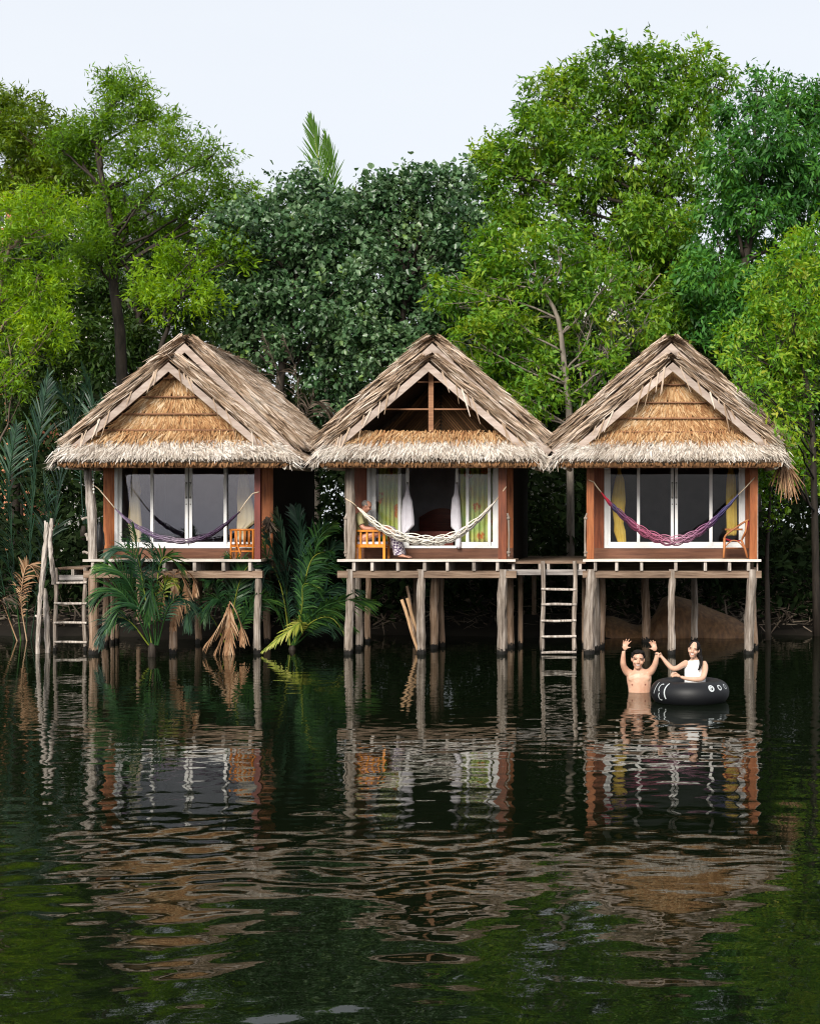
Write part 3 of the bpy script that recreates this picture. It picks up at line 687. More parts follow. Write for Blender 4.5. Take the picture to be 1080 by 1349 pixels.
# stilts
for a in ((123.5, 123.5, 28.02, 12.5, 'brown_pile'), (229, 232, 28.1, 10, 'brown_pile'), (339.5, 340, 28.05, 9, 'grey_wood'),
          (140, 140, 30.2, 9, 'brown_pile'), (152, 152, 31.0, 9, 'brown_pile'), (262, 262, 30.6, 9, 'brown_pile'), (352, 352, 30.6, 9, 'brown_pile')):
    stilt(H1, a[0], a[1], a[2], a[3], mat=a[4])
for a in ((460, 462, 28.02, 11.5, 'grey_wood'), (473, 471, 29.2, 10, 'grey_wood'), (554.5, 555.5, 28.02, 11.5, 'grey_wood'), (571, 574, 29.4, 11, 'brown_pile'), (582, 582, 29.8, 7, 'brown_pile'),
          (660, 663, 28.02, 13, 'grey_wood'), (674, 671, 29.6, 9, 'brown_pile'), (485, 485, 31, 8, 'brown_pile'), (548, 547, 30.8, 7, 'brown_pile')):
    stilt(H2, a[0], a[1], a[2], a[3], mat=a[4])
for a in ((775, 779.5, 28.02, 14, 'grey_wood'), (786, 785, 28.9, 8, 'grey_wood'), (793, 793, 29.6, 8, 'brown_pile'), (883.5, 886, 28.02, 9.5, 'grey_wood'), (914, 914, 31, 9, 'grey_wood'),
          (986, 991, 28.02, 13, 'grey_wood'), (995, 993, 29.4, 6, 'brown_pile'), (850, 850, 31, 11, 'brown_pile')):
    stilt(H3, a[0], a[1], a[2], a[3], mat=a[4])

# ------------------------------------------------------------------ landings, ladders, driftwood rails
def landing(x0, x1, y0, y1, z, label, mat='beam_wood', ends=()):
    t = thing('landing', ((x0 + x1) / 2, y0, 0), label, 'landing', 'plank landings beside the huts')
    n = int((y1 - y0) / 0.16)
    pm = MB().box(-(x1 - x0) / 2, (x1 - x0) / 2, -0.072, 0.072, -0.02, 0.02).build('plank', MAT[mat]); me = pm.data; bpy.data.objects.remove(pm)
    for i in range(n):
        o = bpy.data.objects.new('plank', me); link(o, t)
        o.location = (0, 0.08 + i * 0.16, z - 0.02 + random.uniform(-.004, .004))
    MB().box(x0, x1, y0 - 0.02, y0 + 0.05, z - 0.27, z - 0.16).build('beam', MAT['grey_beam'], t)
    for e in ends:
        MB().box(e - 0.03, e + 0.03, y0 - 0.01, y1, z - 0.158, z - 0.042).build('joist', MAT['pale_wood'], t)
    for yy in (y0 + 1.8, y1 - .2):
        for xx in (x0 + .1, x1 - .1):
            MB().tube([(xx, yy, -.4), (xx, yy, z - .28)], .055, 8).build('stilt', MAT['brown_pile'], t)
    return t
landing(PX(669, 28.1), PX(771.5, 28.1), 28.1, 34.0, PZ(740, 28.1), 'grey plank landing between the middle hut and the hut with the pink hammock', ends=[PX(q, 28.1) for q in (676, 711, 722, 764)])
landing(PX(76, 28.9), PX(112, 28.9), 28.9, 33.5, PZ(747.5, 28.9), 'grey plank landing above the ladder behind the driftwood rails', ends=[PX(96, 28.9)])

def ladder(xl, xr, Y, ytop, ybot, rungs, wid, label, lean=0.0, mat='grey_wood'):
    t = thing('ladder', (PX((xl + xr) / 2, Y), Y, 0), label, 'ladder', 'wooden ladders into the water')
    for x in (xl, xr):
        pts, rad = tube_path(P(x, ybot, Y) - np.array([0, 0, .35]), P(x, ytop, Y), wid * 1.1, wid, 12, 0.025)
        m = MB().tube(pts, rad, 8, jit=.13); m.build('rail', MAT[mat], t)
    for i, r in enumerate(rungs):
        a, b_ = P(xl - 2, r + random.uniform(-.8, .8), Y - wid - .015), P(xr + 2, r + random.uniform(-.8, .8), Y - wid - .015)
        m = MB().tube([a, a * .6 + b_ * .4 + (0, 0, random.uniform(-.01, .01)), b_], [.024, .027, .024], 8, jit=.1); m.build('rung', MAT['pale_wood'], t)
    return t
ladder(715, 757, 27.98, 739, 862, (776.4, 796.7, 818, 839, 860), .043, 'weathered ladder between the middle hut and the hut with the pink hammock')
ladder(73.5, 112.5, 28.85, 748, 856, (768, 794.6, 820.5, 846.5), .042, 'weathered ladder next to the driftwood corner post')

def pole(pl, rads, Y, label, stubs=()):
    m = MB(); pts = [P(x, y, Y + dy) for x, y, dy in pl]
    pts = [p + np.array([random.uniform(-.007, .007), 0, 0]) for p in catmull(pts, 3 * len(pts))]; rads = np.interp(np.linspace(0, 1, len(pts)), np.linspace(0, 1, len(rads)), rads) * np.array([random.uniform(.88, 1.1) for _ in pts]) * .92
    m.tube(pts, list(rads), 10, jit=.14)
    for (x0, y0, x1, y1) in stubs:
        m.tube([P(x0, y0, Y), P(x1, y1, Y)], [.03, .02], 8, jit=.1)
    o = m.build('driftwood_pole', MAT['pale_wood']); tag(o, label, 'pole', 'driftwood rails by the ladder'); return o
pole([(49.5, 875, 0), (50, 850, 0), (51, 820, 0), (52.5, 795, 0), (55, 772, 0), (58, 740, 0), (60.5, 710, 0), (61, 695, 0), (59, 686, 0)], [.045, .045, .05, .05, .06, .055, .05, .045, .02], 28.1,
     'pale knotty driftwood pole leaning outermost beside the ladder', ((51, 813, 46.5, 811), (52, 794, 50, 792)))
pole([(63, 872, 0), (62.5, 845, 0), (61.5, 815, 0), (60.5, 795, 0), (59, 775, 0)], [.055, .055, .06, .06, .035], 28.35, 'short thick driftwood pole standing in the water between the long pole and the ladder')
pole([(71, 770, 0), (69.5, 750, 0), (67, 728, 0), (66, 712, 0), (67.5, 695, 0), (68.5, 683, 0)], [.05, .055, .05, .05, .045, .035], 28.5, 'forked driftwood pole rising from the landing next to the long leaning pole', ((66.5, 705, 62, 688), (67, 700, 70, 697)))

# two sticks propped under the middle hut
for (a, c, lab) in (((553, 858), (529, 790), 'thin peeled stick propped under the middle hut, leaning lower'), ((557, 850), (536.5, 788), 'peeled stick propped under the middle hut, its top higher and upright')):
    p0, p1 = P(a[0], a[1] + 6, 28.3), P(c[0], c[1], 28.3 if a[0] == 553 else 28.38)
    pts, rad = tube_path(p0, p1, .03, .036, 7, .02); o = MB().tube(pts, rad, 8, jit=.08).build('propped_stick', MAT['stick_wood']); tag(o, lab, 'stick', 'sticks under the middle hut')
pts, rad = tube_path(P(548, 850, 29), P(536, 772, 29), .03, .03, 7, .03)
o = MB().tube(pts, rad, 8, jit=.08).build('propped_stick', MAT['brown_pile']); tag(o, 'dark stick leaning in the shade behind the peeled sticks', 'stick', 'sticks under the middle hut')
# ------------------------------------------------------------------ brown sheet humped on the bank under the last hut
def brown_sheet():
    m, N, L, b = newmat('brown_sheet')
    tc = N.new('ShaderNodeTexCoord'); mp = N.new('ShaderNodeMapping'); mp.inputs['Scale'].default_value = (5, 5, 1.2); mp.inputs['Rotation'].default_value = (0, R(35), 0)
    n = N.new('ShaderNodeTexNoise'); n.inputs['Scale'].default_value = 2.2; n.inputs['Detail'].default_value = 7
    L.new(tc.outputs['Object'], mp.inputs[0]); L.new(mp.outputs[0], n.inputs['Vector'])
    r = ramp(N, [(0.3, (0.07, 0.032, 0.014)), (0.55, (0.14, 0.07, 0.028)), (0.75, (0.2, 0.11, 0.05))]); L.new(n.outputs[0], r.inputs[0]); L.new(r.outputs[0], b.inputs['Base Color'])
    b.inputs['Roughness'].default_value = 0.7
    pr = [(796, 812), (806, 813), (818, 816), (832, 823), (842, 825), (852, 822), (860, 812), (866, 799), (873, 789), (882, 785.5), (893, 786), (910, 791), (930, 800), (950, 808), (968, 814), (980, 821), (986, 830)]
    V, f = [], []; nr = 9
    for i, (x, y) in enumerate(pr):
        z = PZ(y, 32.6)
        for j in range(nr):
            t = j / (nr - 1); yy = 32.0 + 0.9 * t ** 1.6 + 0.07 * sin(x * .21 + 2.2 * t) + 0.03 * sin(x * .5)
            V.append((PX(x, 32.4) + 0.04 * sin(j + i), yy, -0.12 + (z + 0.12) * sin(t * pi / 2) ** 0.8))
    f = [(i * nr + j, (i + 1) * nr + j, (i + 1) * nr + j + 1, i * nr + j + 1) for i in range(len(pr) - 1) for j in range(nr - 1)]
    k = len(pr) * nr
    o = mesh_np('brown_sheet', np.array(V), np.array(f), m, smooth=True)
    md = o.modifiers.new('thick', 'SOLIDIFY'); md.thickness = 0.03
    tag(o, 'rust brown sheet humped over the muddy bank beneath the hut with the pink hammock', 'sheet')
brown_sheet()

# ------------------------------------------------------------------ hammocks
def band_mat(name, stops):
    """dyed yarn: colour changes along the hammock's length, each strand a little different"""
    m, N, L, b = newmat(name)
    tc = N.new('ShaderNodeTexCoord'); sp = N.new('ShaderNodeSeparateXYZ'); L.new(tc.outputs['Generated'], sp.inputs[0])
    r = ramp(N, stops); L.new(sp.outputs[0], r.inputs[0])
    g = N.new('ShaderNodeNewGeometry'); ma = N.new('ShaderNodeMath'); ma.operation = 'MULTIPLY_ADD'; ma.inputs[1].default_value = 1.1; ma.inputs[2].default_value = 0.5
    L.new(g.outputs['Random Per Island'], ma.inputs[0])
    h = N.new('ShaderNodeHueSaturation'); L.new(ma.outputs[0], h.inputs['Value']); L.new(r.outputs[0], h.inputs['Color']); L.new(h.outputs[0], b.inputs['Base Color'])
    b.inputs['Roughness'].default_value = 0.85; b.inputs['Specular IOR Level'].default_value = 0.1
    return m
band_mat('yarn_purple', [(0, (0.16, 0.12, 0.18)), (0.3, (0.14, 0.1, 0.17)), (0.5, (0.26, 0.21, 0.26)), (0.7, (0.08, 0.05, 0.09)), (1, (0.05, 0.03, 0.06))])
band_mat('yarn_cream', [(0, (0.66, 0.6, 0.5)), (0.5, (0.7, 0.67, 0.6)), (1, (0.62, 0.56, 0.5))])
band_mat('yarn_pink', [(0, (0.3, 0.02, 0.03)), (0.05, (0.3, 0.02, 0.04)), (0.09, (0.05, 0.05, 0.1)), (0.17, (0.13, 0.05, 0.1)), (0.26, (0.3, 0.08, 0.14)), (0.42, (0.36, 0.12, 0.19)), (0.55, (0.42, 0.22, 0.3)), (0.72, (0.24, 0.1, 0.18)), (0.86, (0.06, 0.05, 0.13)), (1, (0.09, 0.09, 0.18))])

def hammock(pts, Y, rope0, rope1, wmax, mat, label, nstr=15, r=0.0085, zig=0.018):
    c = catmull([P(x, y, Y) for x, y in pts], 60)
    t = thing('hammock', c[30], label, 'hammock', 'hammocks slung across the verandas')
    net = MB()
    for j in range(nstr):
        s = j / (nstr - 1) * 2 - 1; a = s * R(78); ph = j * pi
        path = []
        for i, p in enumerate(c):
            u = i / 59; w = wmax * (sin(pi * min(max(u, 0.0), 1)) ** 0.75) * (0.98 if 0.02 < u < .98 else .1)
            w = max(w, 0.012)
            zz = zig * sin(u * 46 + ph) * (w / wmax)
            path.append(p + np.array([0, -sin(a) * w * 1.2, w * (1 - cos(a)) * 1.15 - w * .42 + zz]))
        net.tube(path, r, 5, cap=True)
    net.build('netting', MAT[mat], t, True)
    for rp in (rope0, rope1):
        m = MB(); m.tube([P(x, y, yy) for x, y, yy in rp], .0115, 6); m.build('rope', MAT['rope'], t, True)
    return t
hammock([(152, 670.5), (165, 683), (180, 694), (205, 706.5), (235, 713), (262, 710), (285, 700), (303, 686), (316, 674)], YF - .02,
        [(122, 638, YF - .1), (130, 644, YF - .06), (141, 657, YF - .03), (153, 671.5, YF - .02)], [(315, 675, YF - .02), (324, 661, YF - .03), (333, 650, YF - .05), (341, 648, YF - .07)], .095, 'yarn_purple',
        'grey purple string hammock beside the driftwood corner post', zig=.018, nstr=14)
hammock([(471, 668.5), (484, 681), (500, 694), (525, 706), (560, 712.5), (590, 710), (615, 697), (637, 678), (652, 661)], YF - .02,
        [(455, 657, YF - .08), (464, 662, YF - .12), (472, 669, YF - .02)], [(651, 662, YF - .02), (660, 650, YF - .06), (667, 641, YF - .1)], .17, 'yarn_cream',
        'cream white net hammock in front of the seated man and hanging towels', nstr=12, r=.0115, zig=.034)
hammock([(792, 649), (802, 662), (815, 675), (838, 695), (862, 708), (887, 713), (912, 706), (937, 689), (958, 668), (972, 652)], YF - .02,
        [(773.5, 631.5, YF - .06), (782, 635, YF - .09), (786, 641, YF - .06), (793, 650, YF - .02)], [(971, 653, YF - .02), (983, 641, YF - .06), (994, 629, YF - .09)], .17, 'yarn_pink',
        'pink and navy net hammock in front of the closed dark doors', nstr=12, r=.0105, zig=.036)

# ------------------------------------------------------------------ chairs
def bar(m, a, b_, r): m.tube([a, b_], r, 8)
def armchair():   # orange armchair, side on, facing the far end of the veranda (+X)
    x0, x1 = PX(469, 28.3), PX(507, 28.3); ya, yb_ = 28.22, 28.72; z0 = DZ; zs, za = DZ + .27, DZ + .585
    t = thing('armchair', ((x0 + x1) / 2, (ya + yb_) / 2, DZ), 'orange wooden slatted armchair under the seated man', 'chair', 'chairs on the verandas')
    for y in (ya, yb_):
        for x in (x0, x1): MB().box(x - .024, x + .024, y - .022, y + .022, z0, za - .026).build('leg', MAT['chair_orange'], t)
        MB().box(x0 - .035, x1 + .045, y - .035, y + .035, za - .025, za + .015).build('armrest', MAT['chair_orange'], t)
        MB().box(x0 + .025, x1 - .025, y - .016, y + .016, zs - .03, zs + .03).build('side_rail', MAT['chair_orange'], t)
        for i in range(4):
            x = x0 + (x1 - x0) * (i + .9) / 4.7
            MB().box(x - .018, x + .018, y - .01, y + .01, zs + .031, za - .027).build('spindle', MAT['chair_orange'], t)
    MB().box(x0 + .03, x1 + .02, ya + .03, yb_ - .03, zs - .0, zs + .035).build('seat', MAT['chair_orange'], t)
    MB().box(x0 + .03, x1 - .0, ya + .04, yb_ - .04, zs + .037, zs + .085).build('seat_cushion', MAT['white_cloth'], t)
    for i in range(5):
        y = ya + .06 + i * (yb_ - ya - .12) / 4
        MB().beam((x0 - .0, y, zs + .05), (x0 - .07, y, zs + .62), .02, .04, up=(0, 1, 0)).build('back_slat', MAT['chair_orange'], t)
    MB().beam((x0 - .07, ya + .02, zs + .64), (x0 - .07, yb_ - .02, zs + .64), .03, .06).build('top_rail', MAT['chair_orange'], t)
armchair()

def bamboo_chair():
    Yc = 28.35; x0, x1 = PX(307, Yc), PX(336, Yc); ya, yb_ = 28.2, 28.6; z0 = DZ; zs, zt = DZ + .26, DZ + .6
    t = thing('bamboo_chair', ((x0 + x1) / 2, 28.4, DZ), 'small orange bamboo chair beside the dark red post', 'chair', 'chairs on the verandas')
    for y in (ya, yb_):
        for x in (x0, x1): MB().tube([(x, y, z0), (x, y, zt)], .022, 8).build('leg', MAT['chair_bamboo'], t, True)
        MB().tube([(x0 - .03, y, zt), (x1 + .03, y, zt)], .022, 8).build('top_rail', MAT['chair_bamboo'], t, True)
        MB().tube([(x0, y, zs), (x1, y, zs)], .02, 8).build('side_rail', MAT['chair_bamboo'], t, True)
        MB().tube([(x0, y, zs - .1), (x1, y, zs - .1)], .016, 8).build('side_rail', MAT['chair_bamboo'], t, True)
        for i in range(4):
            x = x0 + (x1 - x0) * (i + 1) / 5
            MB().tube([(x, y, zs), (x, y, zt)], .014, 7).build('spindle', MAT['chair_bamboo'], t, True)
    for i in range(6):
        x = x0 + (x1 - x0) * i / 5
        MB().tube([(x, ya, zs + .02), (x, yb_, zs + .02)], .026, 7).build('seat_slat', MAT['chair_bamboo'], t, True)
    m = MB(); xc = x0 + .12
    m.tube([(xc + .06, ya - .06, z0 + .01), (xc + .09, ya - .06, z0 + .12), (xc + .02, ya - .05, zs + .06), (xc + .0, ya - .04, zt - .03)], .018, 7); m.build('curved_brace', MAT['chair_bamboo'], t, True)
bamboo_chair()

def rattan_chair():
    Yc = 28.35
    q = lambda x, y, dy=0: P(x, y, Yc + dy)
    t = thing('rattan_chair', q(968, 735), 'rattan chair with dark red seat beside the orange post', 'chair', 'chairs on the verandas')
    for dy in (-.2, .2):
        MB().tube([q(953, 735, dy), q(954, 722, dy), q(954, 709, dy)], .026, 8).build('leg', MAT['rattan'], t, True)
        MB().tube([q(984.5, 735, dy), q(981, 722, dy), q(976, 711, dy)], .024, 8).build('leg', MAT['rattan'], t, True)
        m = MB(); m.tube(catmull([q(955, 720, dy), q(962, 713.5, dy), q(968, 712, dy), (q(975, 716, dy)), q(981, 724, dy)], 12), .013, 7); m.build('curved_brace', MAT['rattan'], t, True)
        MB().tube(catmull([q(953.5, 710, dy), q(957, 704, dy), q(968, 696, dy), q(978, 689, dy), q(986.5, 684.5, dy)], 12), .021, 8).build('armrest', MAT['rattan'], t, True)
        MB().tube([q(984, 686, dy), q(982, 700, dy), q(977, 711, dy)], .02, 8).build('back_post', MAT['rattan'], t, True)
    MB().tube([q(954.5, 697.5, .2), q(978, 697.5, .2)], .02, 8).build('armrest', MAT['rattan'], t, True)
    m = MB(); V, f = [], []; prof = [(956, 709), (962, 711), (970, 712), (976, 711), (980, 704), (983, 694), (985, 686)]
    for x, y in prof:
        for dy in (-.18, .18): V.append(q(x, y, dy))
    m.add(V, [(2 * i, 2 * i + 2, 2 * i + 3, 2 * i + 1) for i in range(len(prof) - 1)])
    o = m.build('seat', MAT['cushion_red'], t, True); md = o.modifiers.new('thick', 'SOLIDIFY'); md.thickness = .035
    for y in (719, 723):
        MB().tube([q(954, y, -.2), q(954, y, .2)], .012, 6).build('stretcher', MAT['rattan'], t, True)
    MB().tube([q(954, 722, -.2), q(981, 722, .2)], .012, 6).build('stretcher', MAT['rattan'], t, True)
rattan_chair()

# ------------------------------------------------------------------ curtains, towels, bed
def clothmat(name, cols, blot=None):
    m, N, L, b = newmat(name)
    tc = N.new('ShaderNodeTexCoord'); n = N.new('ShaderNodeTexNoise'); n.inputs['Scale'].default_value = 2.4; n.inputs['Detail'].default_value = 3
    L.new(tc.outputs['Object'], n.inputs['Vector'])
    r = ramp(N, [(0.3 + 0.4 * i / (len(cols) - 1), c) for i, c in enumerate(cols)]); L.new(n.outputs[0], r.inputs[0]); out = r.outputs[0]
    if blot:
        v = N.new('ShaderNodeTexVoronoi'); v.inputs['Scale'].default_value = 3.4; L.new(tc.outputs['Object'], v.inputs['Vector'])
        lt = ramp(N, [(0.0, (1, 1, 1)), (0.26, (1, 1, 1)), (0.34, (0, 0, 0))]); L.new(v.outputs['Distance'], lt.inputs[0])
        n3 = N.new('ShaderNodeTexNoise'); n3.inputs['Scale'].default_value = 14; L.new(tc.outputs['Object'], n3.inputs['Vector'])
        m8 = ramp(N, [(0.36, (0, 0, 0)), (0.5, (1, 1, 1))]); L.new(n3.outputs[0], m8.inputs[0]); mu = N.new('ShaderNodeMath'); mu.operation = 'MULTIPLY'; L.new(lt.outputs[0], mu.inputs[0]); L.new(m8.outputs[0], mu.inputs[1])
        mxx = N.new('ShaderNodeMix'); mxx.data_type = 'RGBA'; mxx.inputs[7].default_value = (*blot, 1)
        L.new(mu.outputs[0], mxx.inputs[0]); L.new(out, mxx.inputs[6]); out = mxx.outputs[2]
    L.new(out, b.inputs['Base Color']); b.inputs['Roughness'].default_value = 0.85; b.inputs['Specular IOR Level'].default_value = 0.1
    t = N.new('ShaderNodeBsdfTranslucent'); L.new(out, t.inputs[0]); ms = N.new('ShaderNodeMixShader'); ms.inputs[0].default_value = 0.2
    L.new(b.outputs[0], ms.inputs[1]); L.new(t.outputs[0], ms.inputs[2]); L.new(ms.outputs[0], N['Material Output'].inputs[0])
clothmat('curtain_cream', [(0.7, 0.55, 0.27), (0.82, 0.68, 0.38), (0.86, 0.77, 0.5)])
clothmat('curtain_yellow', [(0.62, 0.4, 0.05), (0.76, 0.54, 0.1), (0.82, 0.64, 0.18)])
clothmat('curtain_print', [(0.6, 0.52, 0.1), (0.58, 0.66, 0.2), (0.42, 0.66, 0.26)], (0.62, 0.2, 0.03))

def tied_curtain(prof, Y, mat, label, depth=.05, pleats=9, seed=0, cat='curtain', name='curtain', group='curtains behind the sliding doors'):
    """prof: (py, x_left, x_right) from top to bottom; a gathered pleated bundle"""
    g = random.Random(seed); rows = []; nseg = 72
    pr = np.array(prof, float); ys = np.linspace(pr[0, 0], pr[-1, 0], 34)
    V = []
    for i, y in enumerate(ys):
        xl = np.interp(y, pr[:, 0], pr[:, 1]); xr = np.interp(y, pr[:, 0], pr[:, 2])
        c = P((xl + xr) / 2, y, Y); hw_ = (xr - xl) / 2 * Y / F; t = i / 33
        for k in range(nseg):
            q = tau * k / nseg; pl = 1 + .16 * sin(pleats * q + 1.3 * t + seed) + .05 * sin(17 * q + 3 * t)
            V.append((c[0] + hw_ * cos(q) * (1 + .03 * sin(pleats * q)), c[1] + min(depth, hw_ * 1.2) * sin(q) * pl, c[2] + .012 * sin(5 * q + seed) * (t > .97)))
    f = [(i * nseg + k, (i + 1) * nseg + k, (i + 1) * nseg + (k + 1) % nseg, i * nseg + (k + 1) % nseg) for i in range(33) for k in range(nseg)]
    m = MB(); m.add(V, f + [tuple(range(nseg)), tuple(reversed(range(33 * nseg, 34 * nseg)))])
    o = m.build(name, MAT[mat], None, True); tag(o, label, cat, group); return o
YC = 29.07
tied_curtain([(606, 173, 183), (617, 176, 181), (622, 175, 181.5), (648, 171, 186), (655, 171, 184), (690, 168.5, 186.5), (719, 176, 186)], YC, 'curtain_cream', 'cream tied curtain behind the glass nearest the driftwood post', seed=1)
tied_curtain([(606, 313, 324), (617, 317, 323), (623, 315, 326), (655, 312, 331), (675, 313, 335), (690, 312, 335), (697, 312, 325), (712, 313, 324)], YC, 'curtain_cream', 'cream tied curtain behind the glass above the bamboo chair', seed=2)
tied_curtain([(612, 812, 818), (622, 813.5, 818), (632, 810, 822), (660, 805, 824), (690, 809, 821), (700, 808.5, 824), (719, 815, 825)], YC, 'curtain_yellow', 'golden yellow tied curtain behind the glass, at the red end of the pink hammock', seed=3)
tied_curtain([(606, 956, 968), (617, 959.5, 966), (630, 957, 969), (655, 956, 970), (690, 957, 971), (705, 957, 970)], YC, 'curtain_yellow', 'golden yellow tied curtain behind the rattan chair', seed=4)
def flat_curtain(x0, x1, y0, y1, Y, label, seed):
    n, r = 90, 14; V = []
    for j in range(r):
        y = y0 + (y1 - y0) * j / (r - 1)
        for i in range(n):
            u = i / (n - 1); p = P(x0 + (x1 - x0) * u, y, Y)
            V.append((p[0], Y + .035 * sin(u * 34 + seed + .4 * sin(j * .5)) + .015 * sin(u * 71 + seed), p[2]))
    f = [(j * n + i, (j + 1) * n + i, (j + 1) * n + i + 1, j * n + i + 1) for j in range(r - 1) for i in range(n - 1)]
    m = MB().add(V, f); o = m.build('curtain', MAT['curtain_print'], None, True); md = o.modifiers.new('thick', 'SOLIDIFY'); md.thickness = .006
    tag(o, label, 'curtain', 'curtains behind the sliding doors')
flat_curtain(498, 529, 606, 718, YC, 'yellow green printed curtain with orange blotches behind the seated man', 1.0)
flat_curtain(606, 644, 606, 718, YC, 'green curtain printed with orange flowers behind the open door with the longer towel', 2.6)
flat_curtain(646, 653, 606, 718, YC, 'narrow strip of yellow curtain at the jamb by the brown post', 4.4)
tied_curtain([(638, 534.5, 538), (652, 533, 540), (660, 530, 543), (680, 528.5, 545), (692, 529, 545.5), (700, 529, 538), (703, 529.5, 534)], YW - .1, 'white_cloth', 'short grey white towel hanging on the door handle nearer the seated man', .05, 5, 5, 'towel', 'towel', 'towels hung on the open doors')
tied_curtain([(636, 599, 602.5), (650, 598, 604), (657, 595, 605.5), (680, 593.5, 607), (695, 594, 607.5), (699, 599, 607.5), (722, 601, 607)], YW - .1, 'white_cloth', 'long white towel hanging on the door handle beside the flowered curtain', .05, 5, 6, 'towel', 'towel', 'towels hung on the open doors')

def bed():
    x0, x1 = PX(540, 31.0), PX(603, 31.0); y0, y1 = 30.2, 32.35; zf = DZ + .062
    t = thing('bed', ((x0 + x1) / 2, (y0 + y1) / 2, zf), 'dark red wooden bed in the shadowed room of the middle hut', 'bed')
    MB().box(x0, x1, y0, y0 + .05, zf, zf + .5).build('footboard', MAT['bed_wood'], t)
    n = 14; V = []
    for i in range(n):
        u = i / (n - 1); x = x0 + (x1 - x0) * u; z = zf + .82 + .22 * sin(pi * u)
        V += [(x, y1 - .06, zf), (x, y1 - .06, z), (x, y1, zf), (x, y1, z)]
    f = []
    for i in range(n - 1):
        a, b_ = i * 4, i * 4 + 4
        f += [(a, b_, b_ + 1, a + 1), (a + 2, a + 3, b_ + 3, b_ + 2), (a + 1, b_ + 1, b_ + 3, a + 3)]
    MB().add(V, f).build('headboard', MAT['bed_wood'], t)
    for x in (x0, x1 - .05): MB().box(x, x + .05, y0 + .052, y1 - .062, zf + .2, zf + .38).build('side_rail', MAT['bed_wood'], t)
    MB().box(x0 + .055, x1 - .055, y0 + .055, y1 - .065, zf + .3, zf + .47).build('mattress', MAT['mattress_cloth'], t)
bed()

# string of shells by the driftwood post; dark bag hung behind it
t = thing('shell_string', P(123.5, 614, YF - .12), 'string of white shells hanging by the driftwood corner post', 'ornament')
m = MB()
for i in range(9):
    p = P(123.3 + random.uniform(-.4, .4), 615 + i * 4.2, YF - .12); m = MB(); m.ell(p, (.016 + .01 * (i % 3 == 1), .014, .024), nu=8, nv=6); m.build('shell', MAT['shell'], t, True)
MB().tube([P(123.3, 606, YF - .12), P(123.3, 651, YF - .12)], .004, 5).build('cord', MAT['rope'], t)
o = MB().tube(catmull([P(131.5, 688, 28.5), P(132, 700, 28.5), P(132.5, 715, 28.5), P(132, 728, 28.5)], 8), [(.03, .03), (.05, .05), (.07, .06), (.09, .08), (.1, .08), (.1, .08), (.09, .07), (.05, .05)], 12, jit=.05).build('cloth_bag', MAT['black_plastic'], None, True)
tag(o, 'dark cloth bag hanging behind the driftwood corner post', 'bag')

# ------------------------------------------------------------------ people
def skinmat(name, c, blush):
    m, N, L, b = newmat(name)
    tc = N.new('ShaderNodeTexCoord'); n = N.new('ShaderNodeTexNoise'); n.inputs['Scale'].default_value = 7; n.inputs['Detail'].default_value = 4
    L.new(tc.outputs['Object'], n.inputs['Vector']); r = ramp(N, [(0.35, c), (0.68, blush)]); L.new(n.outputs[0], r.inputs[0]); L.new(r.outputs[0], b.inputs['Base Color'])
    n4 = N.new('ShaderNodeTexNoise'); n4.inputs['Scale'].default_value = 26; n4.inputs['Detail'].default_value = 4; L.new(tc.outputs['Object'], n4.inputs['Vector']); bq = N.new('ShaderNodeBump'); bq.inputs['Strength'].default_value = .35; bq.inputs['Distance'].default_value = .012; L.new(n4.outputs[0], bq.inputs['Height']); L.new(bq.outputs[0], b.inputs['Normal'])
    b.inputs['Roughness'].default_value = 0.45; b.inputs['Subsurface Weight'].default_value = 0.08; b.inputs['Subsurface Radius'].default_value = (.02, .008, .004)
    return m
skinmat('skin_tan', (0.6, 0.37, 0.26), (0.5, 0.27, 0.18))
skinmat('skin_fair', (0.6, 0.38, 0.27), (0.52, 0.3, 0.21))
skinmat('skin_ruddy', (0.48, 0.24, 0.16), (0.44, 0.18, 0.12))
plain('eye_dark', (0.02, 0.013, 0.01), 0.3, 0.5); plain('brow_dark', (0.09, 0.055, 0.04), 0.7, 0.1)
plain('lip', (0.45, 0.19, 0.15), 0.5, 0.3); plain('teeth', (0.66, 0.62, 0.57), 0.3, 0.4); plain('nipple', (0.25, 0.1, 0.07), 0.6, 0.2)
plain('hair_black', (0.008, 0.006, 0.005), 0.6, 0.15, noise=0.4, nscale=40); plain('hair_grey', (0.2, 0.18, 0.165), 0.7, 0.2, noise=0.4, nscale=40)
plain('white_top', (0.8, 0.8, 0.8), 0.85, 0.1, noise=0.05, nscale=20); plain('olive_shirt', (0.33, 0.3, 0.15), 0.85, 0.1, noise=0.12, nscale=9)
plain('swim_dark', (0.02, 0.03, 0.05), 0.8, 0.1)

